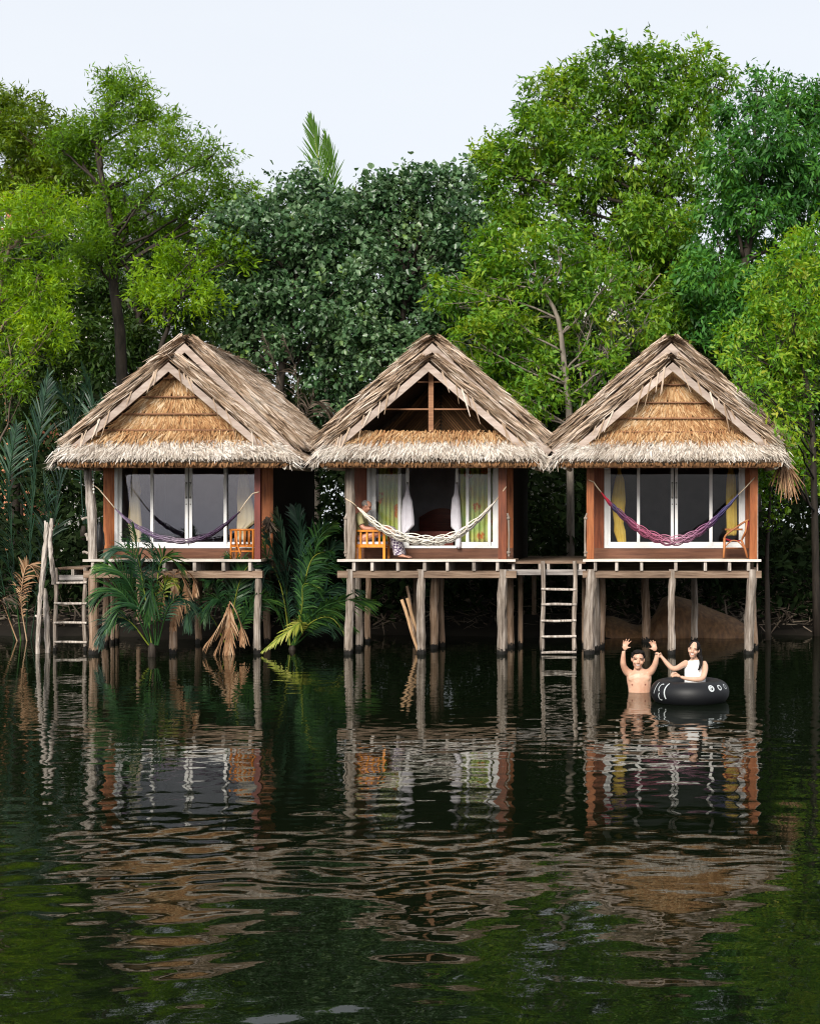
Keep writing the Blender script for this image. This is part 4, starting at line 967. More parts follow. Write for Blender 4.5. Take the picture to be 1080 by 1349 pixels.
def remeshed(mb, name, mats, parent, voxel, smooth=6, picker=None):
    off = wloc(parent) if parent is not None else np.zeros(3)
    me = bpy.data.meshes.new('tmp'); me.from_pydata([tuple(np.array(v) - off) for v in mb.v], [], mb.f); me.update()
    bmm = bmesh.new(); bmm.from_mesh(me); bmesh.ops.recalc_face_normals(bmm, faces=bmm.faces); bmm.to_mesh(me); bmm.free()
    ob = bpy.data.objects.new('tmp', me); COL.objects.link(ob)
    r = ob.modifiers.new('r', 'REMESH'); r.mode = 'VOXEL'; r.voxel_size = voxel
    s = ob.modifiers.new('s', 'SMOOTH'); s.iterations = smooth; s.factor = 0.5
    dg = bpy.context.evaluated_depsgraph_get(); dg.update()
    new = bpy.data.meshes.new_from_object(ob.evaluated_get(dg)); bpy.data.objects.remove(ob); bpy.data.meshes.remove(me)
    new.name = name; new.materials.clear()
    for m_ in (mats if isinstance(mats, list) else [mats]): new.materials.append(m_)
    for p in new.polygons:
        p.use_smooth = True
        if picker is not None: p.material_index = picker(np.array(p.center) + off)
    o = bpy.data.objects.new(name, new); link(o, parent)
    return o

def finger(m, a, b_, r, bend=(0, 0, 0)):
    a, b_ = np.array(a, float), np.array(b_, float); mid = (a + b_) / 2 + np.array(bend)
    m.tube([a, (a + mid) / 2, mid, (mid + b_) / 2, b_, b_ + (b_ - mid) * .12], [r, r * 1.0, r, r * .92, r * .85, r * .4], 8)

FACE_M = lambda skin: [MAT[skin], MAT['eye_dark'], MAT['brow_dark'], MAT['lip'], MAT['teeth'], MAT['nipple']]
def face_pick(hc, s, Rm, mouth_w, mouth_h, extra=None):
    """material of a face patch: hc head centre, s half head height, Rm head axes (columns: right, back, up)"""
    Ri = np.array(Rm.inverted())
    def pick(p):
        q = Ri @ (p - hc) / s
        if q[1] < -0.3:
            for sx in (-1, 1):
                if ((q[0] - sx * .3) / .14) ** 2 + ((q[2] - .06) / .045) ** 2 < 1: return 1
                if abs(q[0] - sx * .31) < .2 and abs(q[2] - .23 + .1 * abs(abs(q[0]) - .3)) < .04: return 2
            m_ = (q[0] / mouth_w) ** 2 + ((q[2] + .46 - .18 * q[0] ** 2) / mouth_h) ** 2
            if m_ < 0.5: return 4
            if m_ < 1.25: return 3
        return extra(p) if extra else 0
    return pick

def head(m, hc, s, Rm, wide=.66):
    v = lambda x, y, z: np.array(hc) + np.array(Rm @ Vector((x, y, z))) * s
    m.ell(v(0, .06, .22), (wide * s, .78 * s, .74 * s), Rm)          # skull
    m.ell(v(0, -.1, -.22), (wide * .9 * s, .62 * s, .68 * s), Rm)    # face
    m.ell(v(0, -.36, -.72), (.27 * s, .24 * s, .2 * s), Rm)          # chin
    m.ell(v(0, -.74, -.12), (.1 * s, .14 * s, .2 * s), Rm)           # nose
    m.ell(v(0, -.78, -.22), (.15 * s, .1 * s, .08 * s), Rm)
    for sx in (-1, 1):
        m.ell(v(sx * (wide + .04), .05, .0), (.09 * s, .17 * s, .24 * s), Rm)   # ears
        m.ell(v(sx * .34, -.56, -.2), (.2 * s, .12 * s, .18 * s), Rm)           # cheeks
        m.ell(v(sx * .3, -.6, .22), (.22 * s, .08 * s, .07 * s), Rm)            # brow ridge

def swimmer():
    Ym = 21.55; q = lambda x, y, d=0: P(x, y, Ym) + np.array([0, d, 0]); k = Ym / F     # k: metres per photo pixel here
    t = thing('person', (PX(842, Ym), Ym, 0), 'bare chested person standing in the water with both arms raised, waving', 'person')
    m = MB(); T = lambda pts, rad, **kw: m.tube(pts, rad, 16, side=(1, 0, 0), **kw)
    # torso, elliptical rings: half width, half depth (in pixels)
    tor = [(842, 948, 13.5, 9), (842, 925, 14, 9), (842, 912, 14.3, 9), (842, 905, 15, 9.3), (841.8, 898, 16.2, 9.8), (841.6, 892, 16.6, 9.6), (841.5, 887, 15.6, 8.2), (841, 884, 10.5, 6.2), (840.5, 881.5, 6, 5.2), (840, 877, 4.7, 4.9), (840, 870, 4.5, 4.8)]
    T([q(a, b_) for a, b_, c, d in tor], [(c * k, d * k) for a, b_, c, d in tor])
    for sx in (-1, 1): m.ell(q(841.6 + sx * 7, 893, -.075), (7.5 * k, 2.4 * k, 5.6 * k))       # chest
    # arms: shoulder -> elbow -> wrist
    def arm(pts, rad): m.tube(catmull(pts, 14), list(np.interp(np.linspace(0, 1, 14), np.linspace(0, 1, len(rad)), rad)), 12)
    arm([q(829.5, 887.5), q(825.5, 884.5, -.02), q(821.8, 878, -.06), q(820.7, 872, -.09), q(821, 864, -.11), q(821.6, 857, -.12)], [x * k for x in (5.8, 5.2, 4.1, 3.9, 3.1, 2.3)])
    arm([q(853.5, 887), q(857.5, 884, -.02), q(861.5, 877.5, -.06), q(863.3, 872, -.09), q(864.8, 865, -.11), q(865.3, 858.5, -.12)], [x * k for x in (5.8, 5.2, 4.1, 3.8, 3.0, 2.3)])
    # hands, palms to the viewer
    m.ell(q(823.4, 851.5, -.125), (3.9 * k, 1.5 * k, 4.6 * k)); m.ell(q(861.8, 852.8, -.125), (3.9 * k, 1.5 * k, 4.6 * k), Matrix.Rotation(R(-14), 3, 'Y'))
    for a, b_, r in (((820.6, 849), (821.4, 842.6), .95), ((822.6, 848), (825.2, 840.9), 1.0), ((824.8, 848), (828.8, 841), 1.0), ((826.3, 849), (831.4, 843.6), .9), ((826, 853), (830.3, 851.8), 1.05)):
        finger(m, q(*a, -.125), q(*b_, -.15), r * k, (0, .012, 0))
    for a, b_, r in (((858.6, 850.5), (854.6, 845), .9), ((860, 849.3), (856.5, 843), 1.0), ((862, 849), (859.8, 842.3), 1.0), ((863.8, 850), (862.8, 844), .95), ((859, 854.5), (855.3, 853.2), 1.05)):
        finger(m, q(*a, -.125), q(*b_, -.15), r * k, (0, .012, 0))
    hc = q(840.2, 869, -.05); s = 13.2 * k; Rm = Matrix.Rotation(R(4), 3, 'Z') @ Matrix.Rotation(R(5), 3, 'Y')
    head(m, hc, s, Rm, .56)
    nip = [q(832.6, 901.5), q(850, 901.2)]
    def extra(p):
        for n_ in nip:
            if math.hypot(p[0] - n_[0], p[2] - n_[2]) < 1.25 * k and p[1] < Ym: return 5
        return 0
    remeshed(m, 'body', FACE_M('skin_tan'), t, .0085, 4, face_pick(hc, s, Rm, .29, .095, extra))
    h = MB(); v = lambda x, y, z: np.array(hc) + np.array(Rm @ Vector((x, y, z))) * s
    h.ell(v(0, .2, .4), (.63 * s, .76 * s, .62 * s), Rm); h.ell(v(-.18, -.34, .76), (.42 * s, .36 * s, .2 * s), Rm); h.ell(v(.22, -.24, .8), (.36 * s, .38 * s, .2 * s), Rm)
    for sx in (-1, 1): h.ell(v(sx * .53, .08, .22), (.1 * s, .26 * s, .34 * s), Rm)
    for i in range(70):
        a = random.uniform(0, tau); z = random.uniform(.25, .95); rr = math.sqrt(max(0, 1 - ((z - .42) / .66) ** 2)) * .65
        p0 = v(cos(a) * rr * .97, .2 + sin(a) * rr * 1.02, z); p1 = v(cos(a) * rr * 1.12 + random.uniform(-.1, .1), .2 + sin(a) * rr * 1.1, z - random.uniform(.1, .3))
        if sin(a) > -.55 or z > .8: h.tube([p0, (p0 + p1) / 2, p1], [.012, .011, .007], 5)
    remeshed(h, 'hair', MAT['hair_black'], t, .009, 1)
    b_ = MB(); c = q(865.2, 860.3, -.12); b_.tube([c + np.array([cos(a) * 2.75 * k, sin(a) * 2.7 * k, .006 * sin(a)]) for a in np.linspace(0, tau, 17)], .007, 6); b_.build('bracelet', MAT['bark_grey'], t, True)
swimmer()

YT = 20.5
def tube_and_rider():
    k = YT / F; q = lambda x, y, d=0: P(x, y, YT) + np.array([0, d, 0])
    C = np.array([PX(908.5, YT), YT, .135]); RM, rm = .405, .18
    rub, N, L, b = newmat('black_rubber'); b.inputs['Base Color'].default_value = (.0055, .006, .0075, 1); b.inputs['Roughness'].default_value = .5; b.inputs['Specular IOR Level'].default_value = .3
    n = N.new('ShaderNodeTexNoise'); n.inputs['Scale'].default_value = 9; bp = N.new('ShaderNodeBump'); bp.inputs['Strength'].default_value = .15; L.new(n.outputs[0], bp.inputs['Height']); L.new(bp.outputs[0], b.inputs['Normal'])
    t = thing('inner_tube', (C[0], C[1], 0), 'big black rubber inner tube with white painted rings, floating in the water', 'inner tube')
    def tp(u, v, o=0): return C + np.array([(RM + (rm + o) * cos(v)) * cos(u), (RM + (rm + o) * cos(v)) * sin(u), (rm + o) * sin(v)])
    nu, nv = 72, 28; V = [tp(tau * i / nu, tau * j / nv) for i in range(nu) for j in range(nv)]
    f = [(i * nv + j, ((i + 1) % nu) * nv + j, ((i + 1) % nu) * nv + (j + 1) % nv, i * nv + (j + 1) % nv) for i in range(nu) for j in range(nv)]
    MB().add(V, f).build('ring', rub, t, True)
    def stroke(name, pts, w):
        pts = [np.array(p, float) for p in pts]; Vs = []
        for i, p in enumerate(pts):
            d = pts[min(i + 1, len(pts) - 1)] - pts[max(i - 1, 0)]; d[0] *= .57; d[1] *= .18; d /= np.linalg.norm(d); nn = np.array([-d[1], d[0]])
            for sg in (-1, 1): Vs.append(tp(p[0] + sg * nn[0] * w / .57, p[1] + sg * nn[1] * w / .18, .003))
        MB().add(Vs, [(2 * i, 2 * i + 1, 2 * i + 3, 2 * i + 2) for i in range(len(pts) - 1)]).build(name, MAT['white_paint'], t, True)
    circ = lambda u, v, ru, rv, a0=0, a1=tau: [(u + ru * cos(a), v + rv * sin(a)) for a in np.linspace(a0, a1, 25)]
    stroke('painted_mark', circ(R(-58), R(34), .07, .24), .011); stroke('painted_mark', circ(R(-58), R(34), .025, .09, 0, 4.5), .008)
    stroke('painted_mark', circ(R(-41), R(34), .06, .2), .009)
    stroke('painted_mark', circ(R(-25), R(34), .06, .2), .005)
    stroke('painted_mark', [(R(-129) - .05 * sin(a), v) for a, v in zip(np.linspace(0, pi, 16), np.linspace(R(62), R(-18), 16))], .011)
    stroke('painted_mark', circ(R(-141), R(34), .07, .34, R(60), R(250)), .008)
    stroke('painted_mark', circ(R(-139), R(-8), .07, .3, R(120), R(300)), .008)
    stroke('painted_mark', [(R(-156) + .04 * sin(a), v) for a, v in zip(np.linspace(0, pi, 14), np.linspace(R(60), R(0), 14))], .007)
    # ---- rider
    w = thing('person', (PX(914, YT), YT, 0), 'laughing person with long dark hair and white sleeveless top sitting in the inner tube', 'person')
    m = MB(); yb_ = .06
    tor = [(915, 940, 13, 9), (915, 915, 13.5, 9), (915.5, 900, 13, 8.5), (915.5, 890, 13, 8.3), (915.3, 881, 13.4, 8.2), (915, 875, 12.6, 7), (914.8, 871.5, 8.5, 5.6), (914.6, 868.5, 4.6, 4.6), (914.6, 862, 4.2, 4.4)]
    m.tube([q(a, b2, yb_) for a, b2, c, d in tor], [(c * k, d * k) for a, b2, c, d in tor], 16, side=(1, 0, 0))
    def arm(pts, rad): m.tube(catmull(pts, 16), list(np.interp(np.linspace(0, 1, 16), np.linspace(0, 1, len(rad)), rad)), 12)
    arm([q(904.5, 874, yb_), q(899.5, 876, 0), q(892, 879.5, -.08), q(885.5, 880, -.12), q(879, 874, -.13), q(873, 866.5, -.13), q(870.8, 864, -.13)], [x * k for x in (4.6, 4.2, 3.7, 3.5, 3.1, 2.3, 1.9)])
    arm([q(926.5, 874.5, yb_), q(928.5, 879, .0), q(927, 887, -.1), q(923.5, 892.5, -.17), q(914, 893, -.24), q(902, 891, -.29), q(896, 889, -.3)], [x * k for x in (4.7, 4.4, 3.9, 3.7, 3.3, 2.5, 2.0)])
    m.ell(q(869.6, 862.8, -.13), (2.6 * k, 1.6 * k, 2.9 * k), Matrix.Rotation(R(35), 3, 'Y'))
    for a, b2 in (((869, 861), (866.3, 859.4)), ((868.3, 862.3), (865.4, 861.2)), ((868.2, 863.6), (865.3, 863.1)), ((868.8, 864.8), (866.2, 865)), ((870.6, 861), (869.6, 858.3))):
        finger(m, q(*a, -.13), q(*b2, -.17), .85 * k, (0, -.02, .004))
    m.ell(q(891.5, 887, -.31), (4.4 * k, 1.7 * k, 2.4 * k), Matrix.Rotation(R(22), 3, 'Y'))
    for a, b2 in (((889, 884.8), (884, 883.6)), ((888.2, 886), (882.4, 885.4)), ((888.2, 887.3), (882.3, 887.6)), ((888.8, 888.6), (883.8, 889.4)), ((892, 885.4), (888, 882.9))):
        finger(m, q(*a, -.31), q(*b2, -.33), .85 * k, (0, -.01, .008))
    hc = q(913.8, 856.4, -.0); s = 11.8 * k; Rm = Matrix.Rotation(R(-13), 3, 'Z') @ Matrix.Rotation(R(10), 3, 'Y') @ Matrix.Rotation(R(-4), 3, 'X')
    head(m, hc, s, Rm, .54)
    remeshed(m, 'body', FACE_M('skin_fair'), w, .0085, 4, face_pick(hc, s, Rm, .26, .13))
    tp_ = MB(); g = 1.09
    tor2 = [(915, 906, 13.6, 9.2), (915.5, 900, 13.6, 9.2), (915.5, 890, 13.5, 9), (915.3, 882, 13.6, 8.9), (915.1, 877, 12.4, 8.1), (915, 873.6, 11.2, 7.0), (914.9, 871.6, 9.4, 6.2), (914.8, 870.3, 7.4, 5.6)]
    tp_.tube([q(a, b2, yb_) for a, b2, c, d in tor2], [(c * k * 1.03, d * k * 1.06) for a, b2, c, d in tor2], 20, side=(1, 0, 0), cap=True)
    for sx in (-1, 1):
        tp_.ell(q(915.2 + sx * 6, 884, yb_ - .055), (5.4 * k, 3 * k, 5.6 * k))
    remeshed(tp_, 'sleeveless_top', MAT['white_top'], w, .009, 3)
    h = MB(); v = lambda x, y, z: np.array(hc) + np.array(Rm @ Vector((x, y, z))) * s
    h.ell(v(0, .22, .32), (.63 * s, .76 * s, .72 * s), Rm); h.ell(v(.42, -.1, .42), (.26 * s, .42 * s, .46 * s), Rm); h.ell(v(-.36, -.08, .52), (.27 * s, .38 * s, .38 * s), Rm); h.ell(v(.3, .6, -.2), (.45 * s, .4 * s, .7 * s), Rm)
    h.tube(catmull([v(.45, .45, .2), v(.62, .4, -.4), q(922.5, 866, .03), q(923, 873, -.06), q(921, 879, -.09), q(919.3, 882.5, -.09)], 12), [x * k for x in np.linspace(4.2, 1.2, 12)], 10)
    remeshed(h, 'hair', MAT['hair_black'], w, .011, 2)
tube_and_rider()

def seated_man():
    Ys = 28.46; k = Ys / F; q = lambda x, y, d=0: P(x, y, Ys) + np.array([0, d, 0])
    t = thing('person', q(480, 735), 'grey haired person in olive shirt and checked sarong sitting on the veranda chair', 'person')
    m = MB()
    tor = [(474.5, 714, 7, 10), (474.5, 705, 7.2, 9.5), (474.5, 695, 7.4, 9.5), (475, 686, 7.4, 10), (475.6, 680, 6.6, 10), (477, 676.5, 4.4, 6), (479, 673.5, 3.6, 3.8), (481, 668, 3.6, 3.6)]
    m.tube([q(a, b_) for a, b_, c, d in tor], [(c * k, d * k) for a, b_, c, d in tor], 14, side=(1, 0, 0))
    for sy in (-1, 1):
        d = sy * .13
        m.tube(catmull([q(475, 711, d), q(492, 704, d), q(514, 697, d), q(519, 705, d), q(524, 716, d), q(528, 727, d), q(528.5, 731, d)], 16), list(np.interp(np.linspace(0, 1, 16), np.linspace(0, 1, 7), [x * k for x in (6, 5.6, 4.6, 4, 3.6, 2.6, 2.4)])), 10)
        m.tube([q(526, 731.5, d), q(531, 731.8, d - .01), q(537, 733.4, d - .02), q(541, 734.4, d - .02)], [(2.6 * k, 2.4 * k), (3 * k, 2.2 * k), (2.8 * k, 1.3 * k), (1.6 * k, .7 * k)], 10)
        for i in range(5): finger(m, q(537.5 - .3 * i, 734, d - .045 + i * .022), q(542 - .5 * i, 734.8, d - .05 + i * .025), .55 * k)
        e = sy * .2
        m.tube(catmull([q(475, 682, e * .8), q(477, 688, e), q(482, 695.5, e * 1.2), q(492, 696.5, e * 1.15), q(500, 695.6, e)], 12), list(np.interp(np.linspace(0, 1, 12), np.linspace(0, 1, 5), [x * k for x in (3.9, 3.7, 3.1, 2.7, 2)])), 10)
        m.ell(q(503, 695.2, e), (3.2 * k, 2.2 * k, 1.4 * k))
        for i in range(4): finger(m, q(504.5, 695, e - .03 + i * .02), q(508.5, 696.2, e - .035 + i * .023), .55 * k, (0, 0, .01))
        finger(m, q(501.5, 694.5, e * .85), q(504.8, 693.9, e * .72), .6 * k)
    hc = q(483, 667.2); s = 8.2 * k; Rm = Matrix.Rotation(R(90), 3, 'Z') @ Matrix.Rotation(R(24), 3, 'X')
    head(m, hc, s, Rm, .64)
    remeshed(m, 'body', FACE_M('skin_ruddy'), t, .0095, 4, face_pick(hc, s, Rm, .25, .06))
    sh = MB()
    tor2 = [(474.5, 715, 7.6, 10.8), (474.5, 705, 8, 10.4), (474.6, 695, 8.2, 10.4), (475, 686, 8, 10.8), (475.8, 679.5, 6.9, 10.4), (477.2, 676, 4.8, 6.6)]
    sh.tube([q(a, b_) for a, b_, c, d in tor2], [(c * k, d * k) for a, b_, c, d in tor2], 18, side=(1, 0, 0), cap=False)
    for sy in (-1, 1):
        e = sy * .2; sh.tube(catmull([q(475, 680.5, e * .6), q(476.5, 685, e), q(479.5, 691.5, e * 1.18)], 7), [5 * k, 5 * k, 4.9 * k, 4.7 * k, 4.6 * k, 4.4 * k, 4.3 * k], 12, cap=False)
    sh.build('shirt', MAT['olive_shirt'], t, True)
    mt, N, L, b = newmat('sarong_check')
    tc = N.new('ShaderNodeTexCoord'); mp = N.new('ShaderNodeMapping'); mp.inputs['Rotation'].default_value = (0, R(40), 0)
    ch = N.new('ShaderNodeTexChecker'); ch.inputs['Scale'].default_value = 25; ch.inputs[1].default_value = (.045, .015, .075, 1); ch.inputs[2].default_value = (.62, .58, .62, 1)
    L.new(tc.outputs['Object'], mp.inputs[0]); L.new(mp.outputs[0], ch.inputs[0]); L.new(ch.outputs[0], b.inputs['Base Color']); b.inputs['Roughness'].default_value = .9
    sa = MB(); pth = catmull([q(474, 711), q(486, 706), q(500, 701), q(513, 698), q(519, 705), q(523, 716), q(526, 727), q(526.5, 731)], 18)
    wd = np.interp(np.linspace(0, 1, 18), np.linspace(0, 1, 8), [6.8, 6.6, 6.2, 6, 6.4, 7.2, 8, 8]); dp = np.interp(np.linspace(0, 1, 18), np.linspace(0, 1, 8), [13, 13, 13, 12.5, 12, 12.5, 13, 13])
    sa.tube(pth, [(dp[i] * k, wd[i] * k) for i in range(18)], 26, side=(0, 1, 0), cap=False, jit=.03); sa.build('sarong', mt, t, True)
    h = MB(); v = lambda x, y, z: np.array(hc) + np.array(Rm @ Vector((x, y, z))) * s
    h.ell(v(0, .36, .3), (.7 * s, .62 * s, .62 * s), Rm)
    for sx in (-1, 1): h.ell(v(sx * .58, .12, .2), (.12 * s, .36 * s, .36 * s), Rm)
    remeshed(h, 'hair', MAT['hair_grey'], t, .012, 2)
seated_man()
# ------------------------------------------------------------------ trees
def leaves(c, d, nrm_, L, Wd, hexa=False, fold=0.18):
    d = nrm(d); s = nrm(np.cross(d, nrm_)); n = np.cross(s, d); L = L[:, None]; Wd = Wd[:, None] / 2; k = len(c)
    if not hexa:
        V = np.stack([c, c + d * L * .45 - s * Wd + n * Wd * fold * 2, c + d * L - n * L * .12, c + d * L * .45 + s * Wd + n * Wd * fold * 2], 1).reshape(-1, 3)
        return V, [np.arange(k)[:, None] * 4 + np.array([0, 1, 2, 3])]
    up = n * Wd * fold * 2
    V = np.stack([c, c + d * L * .16 - s * Wd * .95 + up, c + d * L * .6 - s * Wd * .75 + up, c + d * L - n * L * .15, c + d * L * .6 + s * Wd * .75 + up, c + d * L * .16 + s * Wd * .95 + up], 1).reshape(-1, 3)
    b = np.arange(k)[:, None] * 6
    return V, [np.concatenate([b + np.array([0, 1, 2, 3]), b + np.array([0, 3, 4, 5])])]

def crown_tips(blobs, Y, dens, g, shell=0.55):
    """clump positions inside a union of ellipsoids given as photo pixels (x, y, rx, ry[, dY])"""
    C, O = [], []
    for bl in blobs:
        x, y, rx, ry = bl[:4]; yy = Y + (bl[4] if len(bl) > 4 else 0); dn = dens * (bl[5] if len(bl) > 5 else 1)
        k = yy / F; c = P(x, y, yy); r = np.array([rx * k, 0.5 * (rx + ry) * k * 0.85, ry * k])
        n = max(4, int(2.2 * dn * (r[0] * r[2]) * pi))
        u = nrm(g.standard_normal((n, 3))); rad = (shell + (1 - shell) * g.random(n)) ** 0.7 * g.uniform(0.75, 1.12, n)
        C.append(c + u * r * rad[:, None]); O.append(u)
    return np.concatenate(C), np.concatenate(O)

def crown_mesh(tips, outs, g, per, L, Wd, twig, droop, spread, hexa, flat=0.6):
    n = len(tips); cnt = np.maximum(3, g.poisson(per, n)); tot = cnt.sum(); i = np.repeat(np.arange(n), cnt)
    td = nrm(outs + g.normal(0, .6, (n, 3)) + (0, 0, .25)); tl = twig * g.uniform(.5, 1.3, n)
    u = g.random(tot) ** .8
    c = tips[i] + td[i] * (tl[i] * (u - .4))[:, None] + g.normal(0, spread, (tot, 3))
    d = td[i] * .7 + g.normal(0, .75, (tot, 3)) + np.array([0, 0, -droop])
    nn = nrm(np.array([0, -.25, 1.0]) * flat + g.normal(0, .55, (tot, 3)))
    return leaves(c, d, nn, L * (sz := g.uniform(.4, 1.4, tot)), Wd * 1.08 * sz * g.uniform(.75, 1.2, tot), hexa)

def limb(m, p0, p1, r0, r1, g, n=8, wob=.25, sides=7):
    p0, p1 = np.array(p0, float), np.array(p1, float); a = g.normal(0, 1, 3) * (1, 1, .3) * wob; pts = []
    for i in range(n):
        t = i / (n - 1); pts.append(p0 + (p1 - p0) * t + a * sin(pi * t) * .5 + g.normal(0, .02, 3) * (0 < i < n - 1))
    m.tube(pts, list(np.linspace(r0, r1, n)), sides)
    return pts

def tree(name, label, trunk, blobs, Y, leaf, bark, L=.18, Wd=.055, dens=9, per=34, twig=.5, droop=.35, spread=.1, hexa=False, r0=.16, seed=0, group='trees crowding the bank', twigs=6, forks=None, shell=.5):
    g = np.random.default_rng(500 + seed)
    base = P(trunk[0][0], trunk[0][1], Y); base[2] = gz(Y) - .1
    blobs = [tuple(np.array(bl[:4]) * (1, 1, 1, 1) + np.array([g.normal(0, 4), g.normal(0, 4), 0, 0])) + (g.uniform(-.8, .8) + (bl[4] if len(bl) > 4 else 0),) + tuple(bl[5:6]) for bl in blobs]
    t = thing(name, base, label, 'tree', group)
    m = MB(); tp = [base] + [P(x, y, Y) for x, y in trunk[1:]]
    cp = catmull(tp, 16); m.tube(cp, list(np.linspace(r0, r0 * .22, 16)), 10, jit=.06)
    for bl in blobs:
        yy = Y + (bl[4] if len(bl) > 4 else 0); c = P(bl[0], bl[1], yy)
        dist = [np.linalg.norm(np.array(q) - c) + 2.0 * max(0, q[2] - c[2]) for q in cp]; j = int(np.argmin(dist)); j = max(3, j - 2)
        pts = limb(m, cp[j], c, r0 * .28, r0 * .09, g, 8, .35)
        k = yy / F
        for _ in range(twigs):
            u = nrm(g.standard_normal((1, 3)))[0]; e = c + u * np.array([bl[2] * k, (bl[2] + bl[3]) * .4 * k, bl[3] * k]) * .85
            limb(m, pts[g.integers(4, 8)], e, r0 * .07, .008, g, 5, .15, 5)
    m.build('trunk', MAT[bark], t, True)
    tips, outs = crown_tips(blobs, Y, dens, g, shell)
    V, f = crown_mesh(tips, outs, g, per, L, Wd, twig, droop, spread, hexa)
    mesh_np('crown', V, f, MAT[leaf], t)
    return t

tree('broadleaf_tree', 'olive green dense tree at the upper left edge, behind the lime green tree', [(25, 560), (22, 420), (18, 280), (15, 200)],
     [(5, 145, 45, 35), (8, 160, 50, 45), (40, 180, 45, 40), (75, 205, 40, 34), (95, 225, 36, 28), (110, 255, 40, 28), (10, 215, 70, 50), (62, 222, 45, 40), (30, 265, 60, 35), (100, 240, 30, 22, 0, .7)], 43, 'leaf_olive', 'bark_brown', L=.2, Wd=.05, dens=10, per=34, droop=.3, seed=1)
tree('broadleaf_tree', 'bright lime green tree at the left edge, drooping in front of the palm fronds', [(-25, 700), (-12, 520), (0, 380), (20, 300)],
     [(62, 268, 45, 28), (30, 285, 42, 28), (55, 310, 40, 22), (10, 330, 45, 30), (72, 345, 28, 22), (48, 385, 48, 36), (60, 425, 36, 28), (22, 400, 40, 34), (15, 450, 36, 30), (52, 452, 30, 18), (12, 500, 26, 20)],
     35, 'leaf_lime', 'bark_brown', L=.15, Wd=.034, dens=12, per=36, droop=.15, seed=2, r0=.14, twig=.4)
tree('feathery_tree', 'tall dark trunked tree with see-through feathery crown behind the purple hammock hut', [(165, 560), (160, 470), (150, 380), (150, 320), (138, 250), (128, 190), (150, 130)],
     [(165, 125, 42, 24), (140, 150, 30, 22), (195, 160, 40, 26), (100, 170, 32, 24, 0, .8), (75, 185, 20, 22, 0, .6), (120, 205, 45, 28), (180, 200, 40, 28), (235, 200, 40, 28, 0, .8), (280, 205, 38, 24, 0, .65), (255, 240, 45, 26, 0, .6), (160, 255, 45, 30, 0, .8), (210, 250, 36, 26, 0, .7),
      (310, 240, 30, 26, 0, .7), (330, 262, 24, 22, 0, .7), (150, 300, 50, 30, 0, .8), (215, 295, 45, 26, 0, .8), (270, 285, 40, 24, 0, .8), (120, 330, 45, 35, 0, .6)],
     38, 'leaf_feather', 'bark_dark', L=.16, Wd=.034, dens=17, per=42, droop=.05, seed=3, r0=.17, twig=.5, twigs=8, shell=.2)
tree('broadleaf_tree', 'yellow green young tree close behind the peak of the purple hammock hut', [(205, 570), (208, 500), (222, 430), (235, 380)],
     [(250, 335, 45, 22), (225, 360, 45, 26), (290, 318, 36, 22), (200, 385, 26, 24), (250, 385, 40, 26), (310, 335, 24, 20), (225, 410, 30, 20, 0, .6)], 35.5, 'leaf_lime', 'bark_dark', L=.16, Wd=.04, dens=11, per=34, droop=.15, seed=4, r0=.1)
hib1 = [(310, 320, 40, 36), (345, 290, 40, 32), (392, 262, 38, 34), (350, 345, 50, 40), (400, 320, 50, 40), (440, 275, 36, 34), (440, 330, 45, 40), (330, 395, 50, 38), (390, 385, 50, 40), (440, 395, 45, 40), (350, 445, 45, 32), (410, 450, 45, 36), (320, 440, 30, 30)]
hib2 = [(480, 262, 34, 30), (520, 255, 34, 30), (560, 250, 36, 30), (600, 252, 34, 30), (498, 305, 45, 38), (555, 300, 45, 38), (605, 300, 40, 36), (490, 360, 45, 40), (545, 360, 45, 40), (600, 355, 40, 40), (480, 420, 45, 38), (535, 420, 45, 38), (590, 415, 42, 38), (500, 470, 45, 32), (450, 500, 36, 34), (555, 465, 40, 30)]
tree('broad_leaved_tree', 'dark grey green tree with big heart shaped leaves below the coconut palm', [(365, 620), (368, 520), (385, 420), (395, 330)], hib1, 36.5, 'leaf_hibiscus', 'bark_dark', L=.14, Wd=.11, dens=9.5, per=32, twig=.5, droop=.5, spread=.12, hexa=True, seed=5)
tree('broad_leaved_tree', 'dark tree with big heart shaped leaves above the peak of the middle hut', [(520, 600), (515, 520), (530, 420), (540, 330)], hib2, 36, 'leaf_hibiscus', 'bark_dark', L=.14, Wd=.11, dens=9.5, per=32, twig=.5, droop=.5, spread=.12, hexa=True, seed=6)
